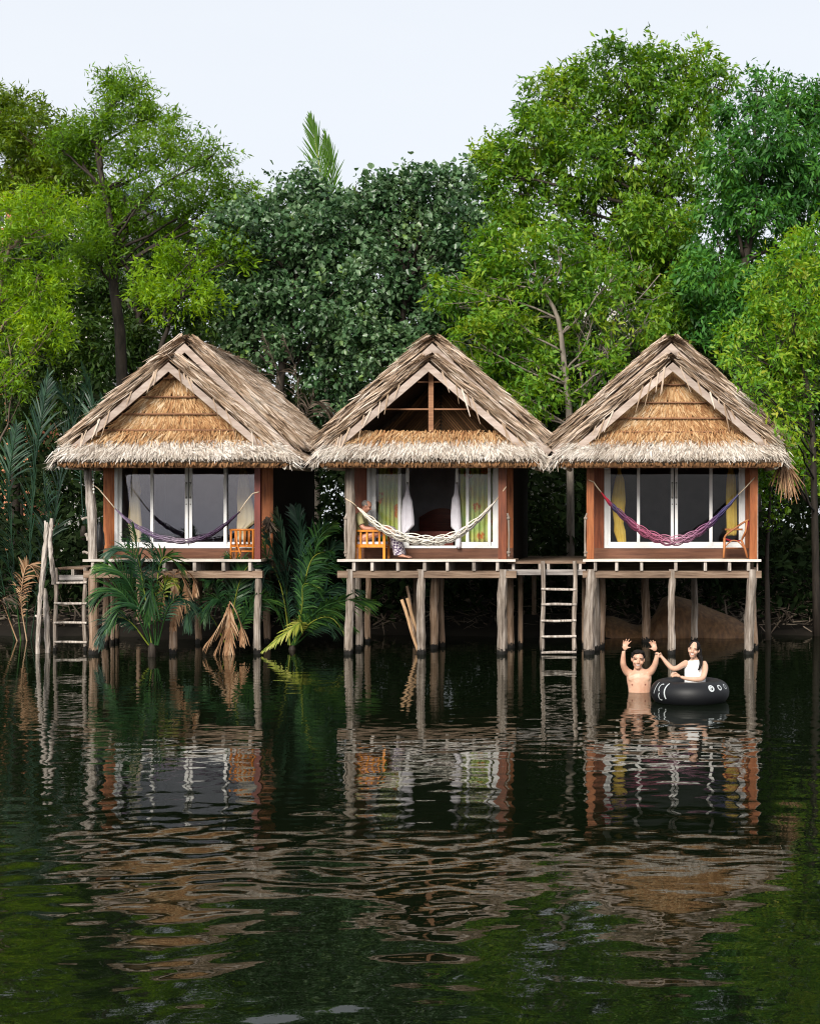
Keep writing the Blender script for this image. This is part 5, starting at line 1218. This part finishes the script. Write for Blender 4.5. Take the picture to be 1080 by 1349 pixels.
tree('broadleaf_tree', 'tallest spreading green tree, its crown highest of all, behind the pink hammock hut', [(885, 560), (882, 450), (890, 350), (880, 250), (860, 170)],
     [(655, 205, 30, 30), (690, 180, 40, 40), (725, 130, 36, 36), (770, 108, 40, 32), (818, 90, 40, 30), (865, 88, 40, 28), (915, 82, 34, 26), (945, 110, 30, 34), (745, 175, 45, 40), (800, 150, 50, 42), (860, 140, 48, 40), (910, 150, 45, 40),
      (665, 250, 36, 36), (715, 235, 45, 40), (775, 215, 45, 40), (835, 205, 45, 40), (890, 205, 40, 40), (655, 290, 34, 30), (720, 290, 45, 34), (785, 270, 45, 34), (850, 265, 42, 36), (895, 260, 38, 36), (830, 320, 45, 36), (870, 330, 40, 40), (800, 350, 45, 34), (900, 350, 36, 40), (760, 330, 45, 34), (855, 385, 40, 26, 0, .8), (905, 410, 36, 34), (640, 230, 26, 26), (630, 270, 26, 26), (885, 300, 40, 34, -1.4), (880, 350, 40, 34, -1.6), (885, 400, 36, 34, -1.6), (870, 440, 36, 24, -1.6), (840, 290, 36, 30, -1.2)],
     40, 'leaf_big', 'bark_dark', L=.19, Wd=.062, dens=10, per=36, droop=.55, seed=7, r0=.24, twig=.55)
tree('broadleaf_tree', 'deep green tree with drooping leaves at the upper right edge', [(1000, 600), (985, 480), (980, 360), (1000, 250), (1010, 180)],
     [(1000, 125, 34, 28), (1045, 135, 34, 28), (1080, 140, 30, 32), (975, 150, 30, 30), (1015, 175, 45, 34), (1065, 190, 40, 36), (965, 200, 36, 34), (1000, 225, 45, 36), (1055, 245, 45, 36), (950, 255, 36, 34), (1000, 280, 42, 34), (1060, 300, 40, 34), (940, 310, 34, 36), (985, 335, 36, 34), (935, 365, 36, 36), (970, 390, 36, 36), (925, 410, 30, 34), (1010, 385, 36, 34), (1050, 350, 36, 34), (960, 440, 34, 30), (1075, 230, 36, 40)],
     37, 'leaf_deep', 'bark_dark', L=.2, Wd=.06, dens=11, per=34, droop=.8, seed=8, r0=.2)
tree('broadleaf_tree', 'leafy tree with bent grey brown trunk between the middle hut and pink hammock hut', [(752, 640), (750, 560), (744, 490), (735, 420), (715, 380), (700, 330)],
     [(690, 320, 40, 32), (735, 330, 36, 30), (650, 330, 38, 30), (640, 365, 40, 32), (690, 365, 45, 30), (745, 370, 36, 30), (625, 400, 34, 34), (665, 410, 40, 30), (780, 345, 34, 30), (815, 370, 34, 26), (620, 450, 34, 36), (665, 455, 40, 32), (700, 485, 36, 34), (640, 495, 34, 30), (780, 425, 32, 28, 0, .8), (845, 430, 34, 22, 0, .9), (800, 480, 34, 26), (700, 520, 34, 28), (590, 380, 26, 32), (725, 440, 36, 34), (770, 390, 36, 28), (670, 525, 34, 24), (760, 520, 30, 24)],
     34.8, 'leaf_mid', 'bark_grey', L=.17, Wd=.06, dens=10.5, per=26, droop=.4, seed=9, r0=.11, twig=.4)
tree('broadleaf_tree', 'bright leafy tree at the right edge leaning over the thatch beside the pink hammock hut', [(1076, 760), (1072, 640), (1068, 540), (1050, 440), (1045, 380)],
     [(1070, 325, 34, 30), (1040, 350, 36, 30), (1065, 375, 36, 32), (1020, 385, 34, 30), (1050, 415, 38, 30), (1005, 425, 30, 30), (1030, 455, 38, 30), (1065, 470, 30, 34), (1000, 470, 28, 26), (1025, 500, 32, 28), (1055, 525, 30, 32), (1015, 540, 24, 26), (1045, 570, 26, 28), (1072, 590, 24, 30), (975, 450, 24, 26), (1060, 620, 24, 26), (985, 500, 22, 22), (1000, 560, 20, 20, 0, .7), (1035, 610, 24, 24, 0, .8), (1078, 430, 30, 40), (992, 512, 20, 16, -4.6, .8), (1012, 545, 18, 18, -4.8, .8), (1030, 580, 18, 20, -4.8, .7), (968, 478, 16, 14, -4.0, .7)],
     32.8, 'leaf_bright', 'bark_dark', L=.15, Wd=.05, dens=13, per=28, droop=.35, seed=10, r0=.1, twig=.35)
tree('broadleaf_tree', 'slim shaded tree between the end stilts of the pink hammock hut and the right edge', [(1012, 840), (1010, 740), (1014, 660), (1018, 620)],
     [(1012, 640, 22, 26), (1020, 680, 16, 16, 0, .7), (1005, 615, 24, 20)], 31.6, 'leaf_mid', 'bark_dark', L=.13, Wd=.06, dens=12, per=20, droop=.4, seed=11, r0=.07, twig=.3)
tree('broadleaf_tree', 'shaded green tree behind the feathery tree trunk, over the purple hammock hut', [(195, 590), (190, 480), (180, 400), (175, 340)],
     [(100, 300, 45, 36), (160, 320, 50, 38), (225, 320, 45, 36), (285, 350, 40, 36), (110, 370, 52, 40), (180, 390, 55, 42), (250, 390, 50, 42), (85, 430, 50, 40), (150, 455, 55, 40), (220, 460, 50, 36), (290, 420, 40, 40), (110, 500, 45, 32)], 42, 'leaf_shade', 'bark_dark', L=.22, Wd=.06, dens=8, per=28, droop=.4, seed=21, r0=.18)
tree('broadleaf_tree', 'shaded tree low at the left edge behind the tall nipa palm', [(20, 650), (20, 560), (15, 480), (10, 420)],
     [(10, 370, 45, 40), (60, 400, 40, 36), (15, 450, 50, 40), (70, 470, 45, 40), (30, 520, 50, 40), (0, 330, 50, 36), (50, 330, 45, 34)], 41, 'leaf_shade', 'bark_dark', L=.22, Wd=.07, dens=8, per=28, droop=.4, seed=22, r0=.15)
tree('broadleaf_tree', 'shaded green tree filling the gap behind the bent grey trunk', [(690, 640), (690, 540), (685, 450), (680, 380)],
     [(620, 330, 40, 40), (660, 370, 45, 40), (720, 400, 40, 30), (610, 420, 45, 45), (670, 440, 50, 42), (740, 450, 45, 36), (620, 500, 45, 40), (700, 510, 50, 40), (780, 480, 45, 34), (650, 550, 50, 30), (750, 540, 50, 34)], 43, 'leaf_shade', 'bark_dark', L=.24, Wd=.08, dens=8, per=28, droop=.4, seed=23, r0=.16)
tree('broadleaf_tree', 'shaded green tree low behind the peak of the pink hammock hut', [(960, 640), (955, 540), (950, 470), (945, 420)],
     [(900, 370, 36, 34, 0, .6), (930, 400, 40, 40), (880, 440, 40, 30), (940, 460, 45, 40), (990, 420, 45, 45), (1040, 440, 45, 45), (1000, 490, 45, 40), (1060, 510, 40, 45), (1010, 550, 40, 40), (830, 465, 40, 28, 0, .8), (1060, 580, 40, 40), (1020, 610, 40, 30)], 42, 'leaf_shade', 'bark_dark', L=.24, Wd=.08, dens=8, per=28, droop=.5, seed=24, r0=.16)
# bare dry branches in front of the tallest tree
o = None
g_ = np.random.default_rng(77); t = thing('dead_shrub', P(770, 560, 35.6), 'bare pale twiggy shrub above the gap between the middle hut and the pink hammock hut', 'shrub')
m = MB()
for (x, y) in ((845, 345), (870, 360), (790, 380), (830, 385), (770, 400), (860, 395), (805, 360)):
    pts = limb(m, P(770, 520, 35.6), P(x, y, 35.4), .04, .014, g_, 9, .5, 6)
    for _ in range(5):
        p = pts[g_.integers(3, 9)]; limb(m, p, np.array(p) + g_.normal(0, .45, 3) + (0, 0, .3), .015, .006, g_, 5, .15, 5)
m.build('branches', MAT['bark_grey'], t, True)
# dark undergrowth on the bank, one tangled mass
def undergrowth():
    g = np.random.default_rng(9); n = 1500
    x = g.uniform(-21, 9.5, n); y = g.uniform(36.5, 45, n) ; z = gz(40) + g.random(n) ** 1.2 * 6.2 * np.clip((y - 34.5) / 5, .2, 1)
    x2 = g.uniform(-19, 8, 700); y2 = g.uniform(34, 37, 700); z2 = .25 + g.random(700) ** 1.6 * 2.4
    tips = np.stack([np.concatenate([x, x2]), np.concatenate([y, y2]), np.concatenate([z, z2])], 1)
    V, f = crown_mesh(tips, nrm(g.standard_normal((len(tips), 3))), g, 24, .3, .11, .7, .3, .25, False)
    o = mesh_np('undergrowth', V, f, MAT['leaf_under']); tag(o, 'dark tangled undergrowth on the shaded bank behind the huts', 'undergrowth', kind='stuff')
undergrowth()
def leaf_litter():
    g = np.random.default_rng(41); n = 5200
    x = g.uniform(-17, 6, n); y = 33.0 + g.random(n) * 4.5
    z = np.array([gz(v) for v in y]) + .06 + g.random(n) ** 3 * .35
    d = np.stack([g.normal(0, 1, n), g.normal(0, 1, n), g.normal(0, .35, n)], 1)
    V, f = strips(np.stack([x, y, z], 1), d, nrm(np.stack([g.normal(0, .4, n), g.normal(-.4, .4, n), np.ones(n)], 1)), g.uniform(.12, .5, n), g.uniform(.015, .05, n), g.normal(0, .06, n))
    o = mesh_np('leaf_litter', V, f, MAT['dry_leaf_dark']); tag(o, 'dead leaves and broken fronds littering the dark bank', 'litter', kind='stuff')
leaf_litter()
def far_wood():
    g = np.random.default_rng(31); n = 2600
    x = g.uniform(-26, 13, n); y = g.uniform(46, 52, n)
    px = CXP + x * F / y
    top = np.interp(px, [-100, 60, 160, 300, 360, 560, 640, 720, 900, 960, 1200], [300, 320, 330, 330, 285, 285, 300, 410, 420, 380, 300]) + 14 * np.sin(px * .05) + 9 * np.sin(px * .13)
    zt = PZ(top, y); z = 1.0 + (zt - 1.0) * g.random(n) ** .8
    tips = np.stack([x, y, z], 1)
    V, f = crown_mesh(tips, nrm(g.standard_normal((n, 3))), g, 34, .34, .12, .9, .35, .32, False)
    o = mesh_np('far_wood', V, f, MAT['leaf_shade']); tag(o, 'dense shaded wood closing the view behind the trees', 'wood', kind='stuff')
far_wood()

# ------------------------------------------------------------------ palms
def frond(parent, pts, lean, nl, wl, mat, seed, droop=.35, ang=48, start=.18, stem='palm_yellow', both=True, r0=.022, fan=1.0, roll=38):
    """pts: world control points base..tip; leaflets of length lean on both sides, hanging by droop"""
    g = np.random.default_rng(seed); c = np.array(catmull(pts, 40)); T = nrm(np.gradient(c, axis=0))
    m = MB(); m.tube([c[i] for i in range(0, 40, 3)] + [c[39]], list(np.linspace(r0, .005, 15)), 6)
    side0 = nrm(np.cross(T, np.array([0, 0, 1.0]) + 0 * T)); 
    bad = np.linalg.norm(np.cross(T, np.array([0, 0, 1.0]) + 0 * T), axis=1) < .25
    ref = np.array([1.0, -.12, 0]); side0[bad] = nrm(np.cross(np.cross(T[bad], ref + 0 * T[bad]), T[bad]))
    up0 = nrm(np.cross(side0, T))
    cr, sr = cos(R(roll)), sin(R(roll))
    side0, up0 = side0 * cr + up0 * sr, up0 * cr - side0 * sr
    B, D, Nn, Ls, Ws, Cu = [], [], [], [], [], []
    for sg in (-1, 1):
        u = np.linspace(start, .99, nl); idx = np.clip((u * 39), 0, 39); i0 = idx.astype(int); p = c[i0] + (c[np.minimum(i0 + 1, 39)] - c[i0]) * (idx - i0)[:, None]
        t, s, up = T[i0], side0[i0], up0[i0]
        a = R(ang) * (1 - .55 * u)[:, None] * g.uniform(.85, 1.15, (nl, 1))
        nl_ = g.random((nl, 1)); d = t * np.cos(a) + sg * s * np.sin(a) * fan * (.6 + .5 * nl_) + up * .18 + np.array([0, 0, -droop * .4]) + g.normal(0, .06, (nl, 3))
        B.append(p); D.append(nrm(d)); Nn.append(nrm(up + .2 * sg * s + g.normal(0, .15, (nl, 3))))
        env = np.sin(np.clip((u - start) / (1 - start), 0, 1) * pi * .82 + .42) ; Ls.append(lean * np.clip(env, .25, 1) * g.uniform(.85, 1.12, nl)); Ws.append(wl * g.uniform(.8, 1.2, nl)); Cu.append(g.uniform(.3, 1, nl))
    B, D, Nn = map(np.concatenate, (B, D, Nn)); Ls, Ws, Cu = map(np.concatenate, (Ls, Ws, Cu))
    # leaflet: three segments, drooping towards the tip
    s = nrm(np.cross(D, Nn)); L_ = Ls[:, None]; w = Ws[:, None] / 2; dr = np.array([0, 0, -1.0]) * (droop * L_ * Cu[:, None])
    p0, p1, p2, p3 = B, B + D * L_ * .35 + dr * .08, B + D * L_ * .7 + dr * .4, B + D * L_ + dr
    V = np.stack([p0 - s * w * .5, p0 + s * w * .5, p1 - s * w, p1 + s * w, p2 - s * w * .8, p2 + s * w * .8, p3 - s * w * .12, p3 + s * w * .12], 1).reshape(-1, 3)
    b_ = np.arange(len(B))[:, None] * 8; f = np.concatenate([b_ + np.array(q) for q in ([0, 1, 3, 2], [2, 3, 5, 4], [4, 5, 7, 6])])
    mv = np.array(m.v); 
    f4 = np.array([q for q in m.f if len(q) == 4]) + len(V)
    o = mesh_np('frond', np.vstack([V, mv]), [f, f4], [MAT[mat], MAT[stem]], parent, midx=[0] * len(f) + [1] * len(f4))
    return o

def palm(name, label, base, Y, fr, group='palms among the huts', cat='palm', stem_top=None):
    b0 = P(base[0], base[1], Y); b0[2] = max(0, b0[2]) if stem_top is None else gz(Y)
    t = thing(name, b0, label, cat, group)
    if stem_top is not None:
        m = MB(); pts, rad = tube_path(b0 - (0, 0, .2), P(*stem_top, Y), .16, .11, 12, .2); m.tube(pts, rad, 10, jit=.05); m.build('trunk', MAT['bark_grey'], t, True)
        src = P(*stem_top, Y)
    else:
        src = None
        m = MB(); m.tube([b0 - (0, 0, .3), b0 + (0, 0, .03), b0 + (0, 0, .14)], [.09, .08, .04], 9, jit=.15); m.build('stump', MAT['bark_dark'], t, True)
    for i, e in enumerate(fr):
        pts = [P(x, y, Y + dy) for x, y, dy in e['p']]
        frond(t, pts, e.get('L', .6), e.get('n', 44), e.get('w', .034), e.get('m', 'palm_green'), hash((base[0], i)) % 9999 if False else int(base[0] * 7 + i * 31) % 9999, e.get('d', .35), e.get('a', 50), e.get('s', .2), e.get('stem', 'palm_green' if i % 4 else 'palm_yellow'), r0=e.get('r', .016), roll=e.get('roll', 38))
    return t
D_ = 'palm_dark'
palm('nipa_palm', 'tall dark nipa palm with upright fronds at the left edge beside the ladder', (30, 850), 31.5, [
    dict(p=[(34, 848, 0), (40, 720, 0), (48, 600, -.2), (64, 493, -.6)], L=.95, n=60, m=D_, d=.2, stem='palm_green', a=42),
    dict(p=[(28, 848, 0), (18, 740, -.2), (12, 640, -.4), (22, 560, -.8)], L=.9, n=60, m=D_, d=.3, stem='palm_green'),
    dict(p=[(45, 848, .3), (66, 720, .4), (86, 600, .6), (116, 500, .9)], L=.95, n=60, m=D_, d=.25, stem='palm_green', a=44),
    dict(p=[(20, 848, 0), (2, 760, -.3), (-10, 690, -.5), (-20, 640, -.9)], L=.9, n=50, m=D_, d=.4, stem='palm_green'),
    dict(p=[(40, 848, .2), (55, 750, .4), (64, 690, .3), (58, 625, 0)], L=.75, n=50, m=D_, d=.4, stem='palm_green'),
    dict(p=[(28, 848, -.2), (18, 770, -.5), (2, 735, -.8), (-25, 730, -1.1)], L=.6, n=44, m=D_, d=.5, stem='palm_green'),
    dict(p=[(36, 848, -.2), (28, 790, -.5), (36, 745, -.7), (56, 765, -.8)], L=.4, n=34, m='dry_leaf', d=.5, stem='dry_leaf'),
    dict(p=[(24, 848, -.2), (6, 800, -.5), (2, 790, -.7), (38, 775, -.9)], L=.38, n=30, m='dry_leaf_dark', d=.9, stem='dry_leaf')])
palm('nipa_palm', 'green nipa palm in front of the deck with the purple hammock, beside its driftwood post', (200, 856), 27.5, [
    dict(p=[(200, 850, 0), (192, 790, -.1), (182, 730, -.2), (176, 690, -.3)], L=.55, n=46, d=.5, a=58, s=.35),
    dict(p=[(198, 850, 0), (180, 790, -.2), (160, 755, -.3), (128, 745, -.4)], L=.6, n=46, d=.5),
    dict(p=[(198, 850, 0), (175, 800, -.3), (150, 775, -.4), (122, 790, -.5)], L=.6, n=46, d=.55),
    dict(p=[(202, 850, 0), (190, 810, -.4), (165, 795, -.5), (140, 830, -.6)], L=.5, n=40, d=.5),
    dict(p=[(205, 850, 0), (206, 780, -.2), (215, 735, -.3), (240, 745, -.4)], L=.5, n=44, d=.6),
    dict(p=[(205, 850, 0), (205, 800, -.3), (200, 775, -.5), (195, 820, -.6)], L=.45, n=36, d=.6),
    dict(p=[(207, 850, 0), (212, 800, -.1), (220, 765, -.2), (234, 770, -.3)], L=.3, n=24, d=.7, m='palm_yellow'),
    dict(p=[(204, 850, 0), (200, 780, -.1), (202, 725, -.2), (190, 705, -.3)], L=.5, n=40, d=.7, m=D_),
    dict(p=[(196, 850, 0), (172, 820, -.2), (150, 815, -.3), (128, 845, -.4)], L=.5, n=40, d=.6, m=D_),
    dict(p=[(200, 850, 0), (188, 770, .1), (168, 725, .1), (140, 728, 0)], L=.55, n=44, d=.7, m=D_),
    dict(p=[(208, 850, 0), (222, 800, -.3), (242, 790, -.4), (250, 830, -.5)], L=.45, n=36, d=.7, m=D_)])
palm('nipa_palm', 'green nipa palm under the deck edge in front of the thin grey stilt', (305, 856), 28.6, [
    dict(p=[(304, 850, 0), (308, 800, -.2), (318, 760, -.4), (330, 742, -.6)], L=.55, n=44, d=.35),
    dict(p=[(300, 850, 0), (290, 800, -.2), (284, 770, -.4), (272, 765, -.6)], L=.5, n=40, d=.45),
    dict(p=[(306, 850, 0), (322, 815, -.3), (345, 790, -.5), (365, 805, -.7)], L=.5, n=40, d=.5),
    dict(p=[(300, 850, 0), (300, 790, -.2), (310, 745, -.3), (300, 735, -.4)], L=.5, n=40, d=.4),
    dict(p=[(298, 850, 0), (280, 815, -.3), (262, 800, -.5), (240, 815, -.7)], L=.45, n=36, d=.6, m=D_),
    dict(p=[(302, 850, 0), (296, 800, -.3), (280, 790, -.5), (268, 815, -.6)], L=.45, n=36, d=.7),
    dict(p=[(306, 850, 0), (316, 790, -.1), (330, 765, -.2), (352, 770, -.3)], L=.5, n=40, d=.7, m=D_)])
palm('nipa_palm', 'large nipa palm between the purple hammock hut and the middle hut', (385, 858), 29.0, [
    dict(p=[(380, 850, 0), (378, 780, 0), (374, 720, -.1), (366, 672, -.2)], L=.7, n=50, m=D_, d=.3, a=46),
    dict(p=[(386, 850, 0), (394, 780, .1), (404, 720, .2), (428, 690, .2)], L=.75, n=50, m=D_, d=.4, a=46),
    dict(p=[(384, 850, 0), (378, 790, -.3), (362, 735, -.5), (348, 700, -.6)], L=.6, n=46, m=D_, d=.5),
    dict(p=[(388, 850, 0), (405, 780, -.2), (425, 745, -.4), (452, 755, -.6)], L=.55, n=44, d=.55),
    dict(p=[(388, 850, 0), (400, 775, -.4), (412, 735, -.6), (436, 725, -.8)], L=.5, n=44, d=.6),
    dict(p=[(388, 850, -.2), (415, 808, -.7), (450, 792, -1.0), (497, 793, -1.2)], L=.52, n=52, d=.4, a=62, s=.4),
    dict(p=[(388, 850, -.2), (405, 815, -.6), (440, 805, -.8), (470, 830, -1.0)], L=.45, n=40, d=.5),
    dict(p=[(384, 850, -.2), (398, 822, -.6), (384, 828, -.9), (346, 858, -1.2)], L=.28, n=34, d=.4, m='palm_yellow'),
    dict(p=[(382, 850, -.1), (372, 780, -.3), (356, 745, -.5), (338, 765, -.7)], L=.6, n=44, d=.7, m=D_),
    dict(p=[(386, 850, .1), (390, 770, .2), (396, 710, .3), (388, 668, .4)], L=.75, n=50, d=.4, m=D_, a=46),
    dict(p=[(384, 850, 0), (366, 790, -.3), (352, 770, -.5), (335, 800, -.6)], L=.5, n=40, d=.7),
    dict(p=[(390, 850, .1), (416, 790, .2), (430, 735, .2), (446, 715, .2)], L=.6, n=44, d=.6, m=D_),
    dict(p=[(388, 850, -.1), (398, 800, -.6), (400, 770, -.8), (422, 775, -1.0)], L=.5, n=40, d=.7),
    dict(p=[(390, 850, 0), (412, 830, -.4), (430, 822, -.6), (440, 838, -.8)], L=.4, n=36, d=.5, m=D_),
    dict(p=[(386, 850, -.1), (410, 800, -.5), (440, 775, -.8), (478, 778, -1.0)], L=.5, n=44, d=.6, m=D_),
    dict(p=[(382, 850, 0), (365, 800, -.2), (350, 725, -.3), (358, 690, -.3)], L=.6, n=44, d=.6),
    dict(p=[(388, 850, -.1), (410, 820, -.6), (438, 815, -.8), (462, 850, -1.0)], L=.42, n=36, d=.6),
    dict(p=[(388, 850, .1), (408, 780, .1), (418, 715, 0), (440, 690, 0)], L=.65, n=46, d=.5)])
palm('nipa_palm', 'dry grey nipa palm in the dark gap behind the thatch of the purple hammock hut', (385, 700), 34.2, [
    dict(p=[(385, 690, 0), (378, 580, 0), (368, 500, -.2), (345, 436, -.4)], L=.75, n=44, m='dry_leaf_dark', d=.9, stem='dry_leaf_dark'),
    dict(p=[(387, 690, 0), (390, 580, 0), (392, 500, -.2), (372, 440, -.4)], L=.75, n=44, m='dry_leaf_dark', d=.9, stem='dry_leaf_dark'),
    dict(p=[(389, 690, 0), (398, 590, 0), (410, 530, -.2), (438, 545, -.4)], L=.7, n=40, m='dry_leaf_dark', d=.8, stem='dry_leaf_dark'),
    dict(p=[(380, 690, 0), (372, 600, 0), (360, 550, -.2), (330, 540, -.4)], L=.7, n=40, m=D_, d=.7, stem='dry_leaf_dark'),
    dict(p=[(390, 690, 0), (402, 620, 0), (425, 580, -.2), (450, 600, -.4)], L=.6, n=36, m=D_, d=.8, stem='dry_leaf_dark')])
palm('nipa_palm', 'shaded nipa palm behind the thatch beside the feathery tree trunk', (110, 700), 34.5, [
    dict(p=[(110, 690, 0), (104, 600, 0), (92, 540, -.2), (70, 505, -.4)], L=.8, n=50, m=D_, d=.4, stem='palm_dark'),
    dict(p=[(112, 690, 0), (118, 590, 0), (122, 530, -.2), (108, 480, -.4)], L=.8, n=50, m=D_, d=.4, stem='palm_dark'),
    dict(p=[(114, 690, 0), (124, 600, 0), (140, 540, -.2), (165, 520, -.4)], L=.7, n=46, m=D_, d=.5, stem='palm_dark')])
palm('coconut_palm', 'coconut palm with one tall upright frond standing against the sky', (418, 600), 44, [
    dict(p=[(425, 300, 0), (424, 250, 0), (418, 200, 0), (409, 153, 0)], L=1.0, n=46, m='palm_coconut', d=.02, a=38, s=.05, w=.045, r=.035, roll=0),
    dict(p=[(428, 300, .2), (436, 260, .2), (436, 220, .2), (428, 176, .2)], L=.85, n=40, m='palm_coconut', d=.04, a=32, s=.05, w=.045, r=.035, roll=0),
    dict(p=[(425, 300, 0), (400, 270, 0), (384, 275, 0), (372, 310, 0)], L=.9, n=46, m='palm_coconut', d=.5, a=46, w=.06),
    dict(p=[(428, 300, 0), (452, 262, 0), (470, 270, 0), (480, 310, 0)], L=.9, n=46, m='palm_coconut', d=.5, a=46, w=.06)], stem_top=(426, 300))

def dry_bundle(name, label, root, Y, n, L, spread, mat, cat='dry leaves', lean=0.0, wid=.028):
    g = np.random.default_rng(int(root[0])); p = P(root[0], root[1], Y)
    base = p + g.normal(0, .03, (n, 3)); d = np.stack([g.normal(lean, spread, n) + .25 * spread * g.standard_t(3, n), g.normal(-.15, spread * .7, n), -np.ones(n)], 1)
    V, f = strips(base, d, nrm(np.stack([g.normal(0, .4, n), -np.ones(n), g.normal(0, .3, n)], 1)), L * g.uniform(.3, 1.2, n), wid * g.uniform(.5, 1.4, n), g.normal(0, .16, n))
    o = mesh_np(name, V, f, MAT[mat]); tag(o, label, cat, 'dead leaves hanging by the huts', kind='thing'); return o
def dead_frond(label, Y, lst, mat='dry_leaf'):
    t = thing('dead_frond', P(lst[0][0][0], lst[0][0][1], Y), label, 'dry leaves', 'dead leaves hanging by the huts')
    for i, (pts, L_, n, d) in enumerate(((e[:-1], *e[-1]) for e in lst)):
        frond(t, [P(x, y, Y - .04 * i) for x, y in pts], L_, n, .036, mat, 700 + i + int(lst[0][0][0]), d, 40, .12, 'dry_leaf', r0=.012, roll=20)
dead_frond('bunch of dry brown leaves drooping into the water below the deck edge', 27.75, [
    ((303, 792), (300, 812), (293, 838), (283, 862), (.42, 22, .5)), ((301, 796), (303, 815), (302, 840), (299, 863), (.36, 18, .5)), ((300, 800), (294, 815), (282, 835), (270, 850), (.34, 16, .7)), ((304, 794), (311, 806), (318, 826), (320, 848), (.3, 14, .6))])
dead_frond('bleached dry leaves hanging against the stilt under the purple hammock deck', 27.8, [
    ((228, 758), (222, 756), (214, 772), (211, 800), (.34, 16, .8)), ((230, 757), (236, 754), (244, 772), (247, 806), (.36, 16, .8)), ((229, 758), (230, 776), (231, 800), (229, 826), (.34, 18, .7)), ((231, 757), (243, 752), (254, 762), (258, 782), (.3, 12, .8))])
dry_bundle('dead_frond', 'dry tan leaves drooping from the thatch corner at the right edge', (1032, 600), 28.0, 110, .8, .2, 'dry_leaf', lean=.15)
dry_bundle('dead_frond', 'brown fibrous clump beside the dark red post above the palm', (352, 684), 28.5, 60, .35, .35, 'dry_leaf_dark')

# ------------------------------------------------------------------ buildings glimpsed behind the trees
wood('roof_blue', (0.16, 0.2, 0.3), (0.26, 0.32, 0.44), 'X', rough=0.5)
plain('wall_pale', (0.6, 0.57, 0.55), 0.8, 0.2, noise=0.08); plain('wall_terracotta', (0.5, 0.2, 0.11), 0.8, 0.2, noise=0.15); plain('window_dark', (0.03, 0.035, 0.045), 0.15, 0.5)
def house(label, x0, x1, ytop, ybase, Y, depth, roofmat, wallmat, wins, gable=True, rise=55, over=10):
    X0, X1 = PX(x0, Y), PX(x1, Y); zt = PZ(ytop, Y); t = thing('house', ((X0 + X1) / 2, Y, gz(Y)), label, 'house', 'houses behind the trees')
    MB().box(X0, X1, Y, Y + depth, 0.5, zt).build('wall', MAT[wallmat], t)
    k = Y / F; o_ = over * k; rr = rise * k
    if gable:
        m = MB(); A = [(X0 - o_, Y - .5, zt), (X1 + o_, Y - .5, zt), (X1 + o_, Y + depth, zt), (X0 - o_, Y + depth, zt), (X0 + (X1 - X0) * .3, Y + depth / 2, zt + rr), (X1 - (X1 - X0) * .3, Y + depth / 2, zt + rr)]
        m.add([(a, b_, c + .02) for a, b_, c in A], [(0, 1, 5, 4), (2, 3, 4, 5), (1, 2, 5), (3, 0, 4), (3, 2, 1, 0)]); m.build('roof', MAT[roofmat], t)
        MB().box(X0 - o_, X1 + o_, Y - .56, Y - .5, zt - .28, zt + .05).build('fascia', MAT['white_frame'], t)
    else:
        MB().box(X0 - o_, X1 + o_, Y - .8, Y + depth, zt + .01, zt + .3).build('roof', MAT[roofmat], t)
    for (a, b_, c, d) in wins:
        w = MB().box(PX(a, Y), PX(b_, Y), Y - .04, Y - .004, PZ(d, Y), PZ(c, Y)).build('window', MAT['white_frame'], t)
        kx = .08; MB().box(PX(a, Y) + kx, PX(b_, Y) - kx, Y - .06, Y - .042, PZ(d, Y) + kx, PZ(c, Y) - kx).build('pane', MAT['window_dark'], w)
house('pale house with blue grey roof glimpsed between the trees on the left', 78, 150, 250, 420, 58, 8, 'roof_blue', 'wall_pale', [(120, 138, 275, 310), (85, 100, 275, 310)], rise=40)
house('terracotta and white house glimpsed through the olive tree at the left edge', -60, 40, 245, 420, 62, 8, 'roof_blue', 'wall_terracotta', [(-10, 8, 262, 300), (18, 34, 262, 300)], False, over=4)
house('low white flat roofed building glimpsed behind the tallest tree', 650, 905, 390, 560, 54, 8, 'white_frame', 'wall_pale', [(690, 720, 405, 435), (770, 800, 405, 435), (850, 880, 405, 435)], False, over=3)
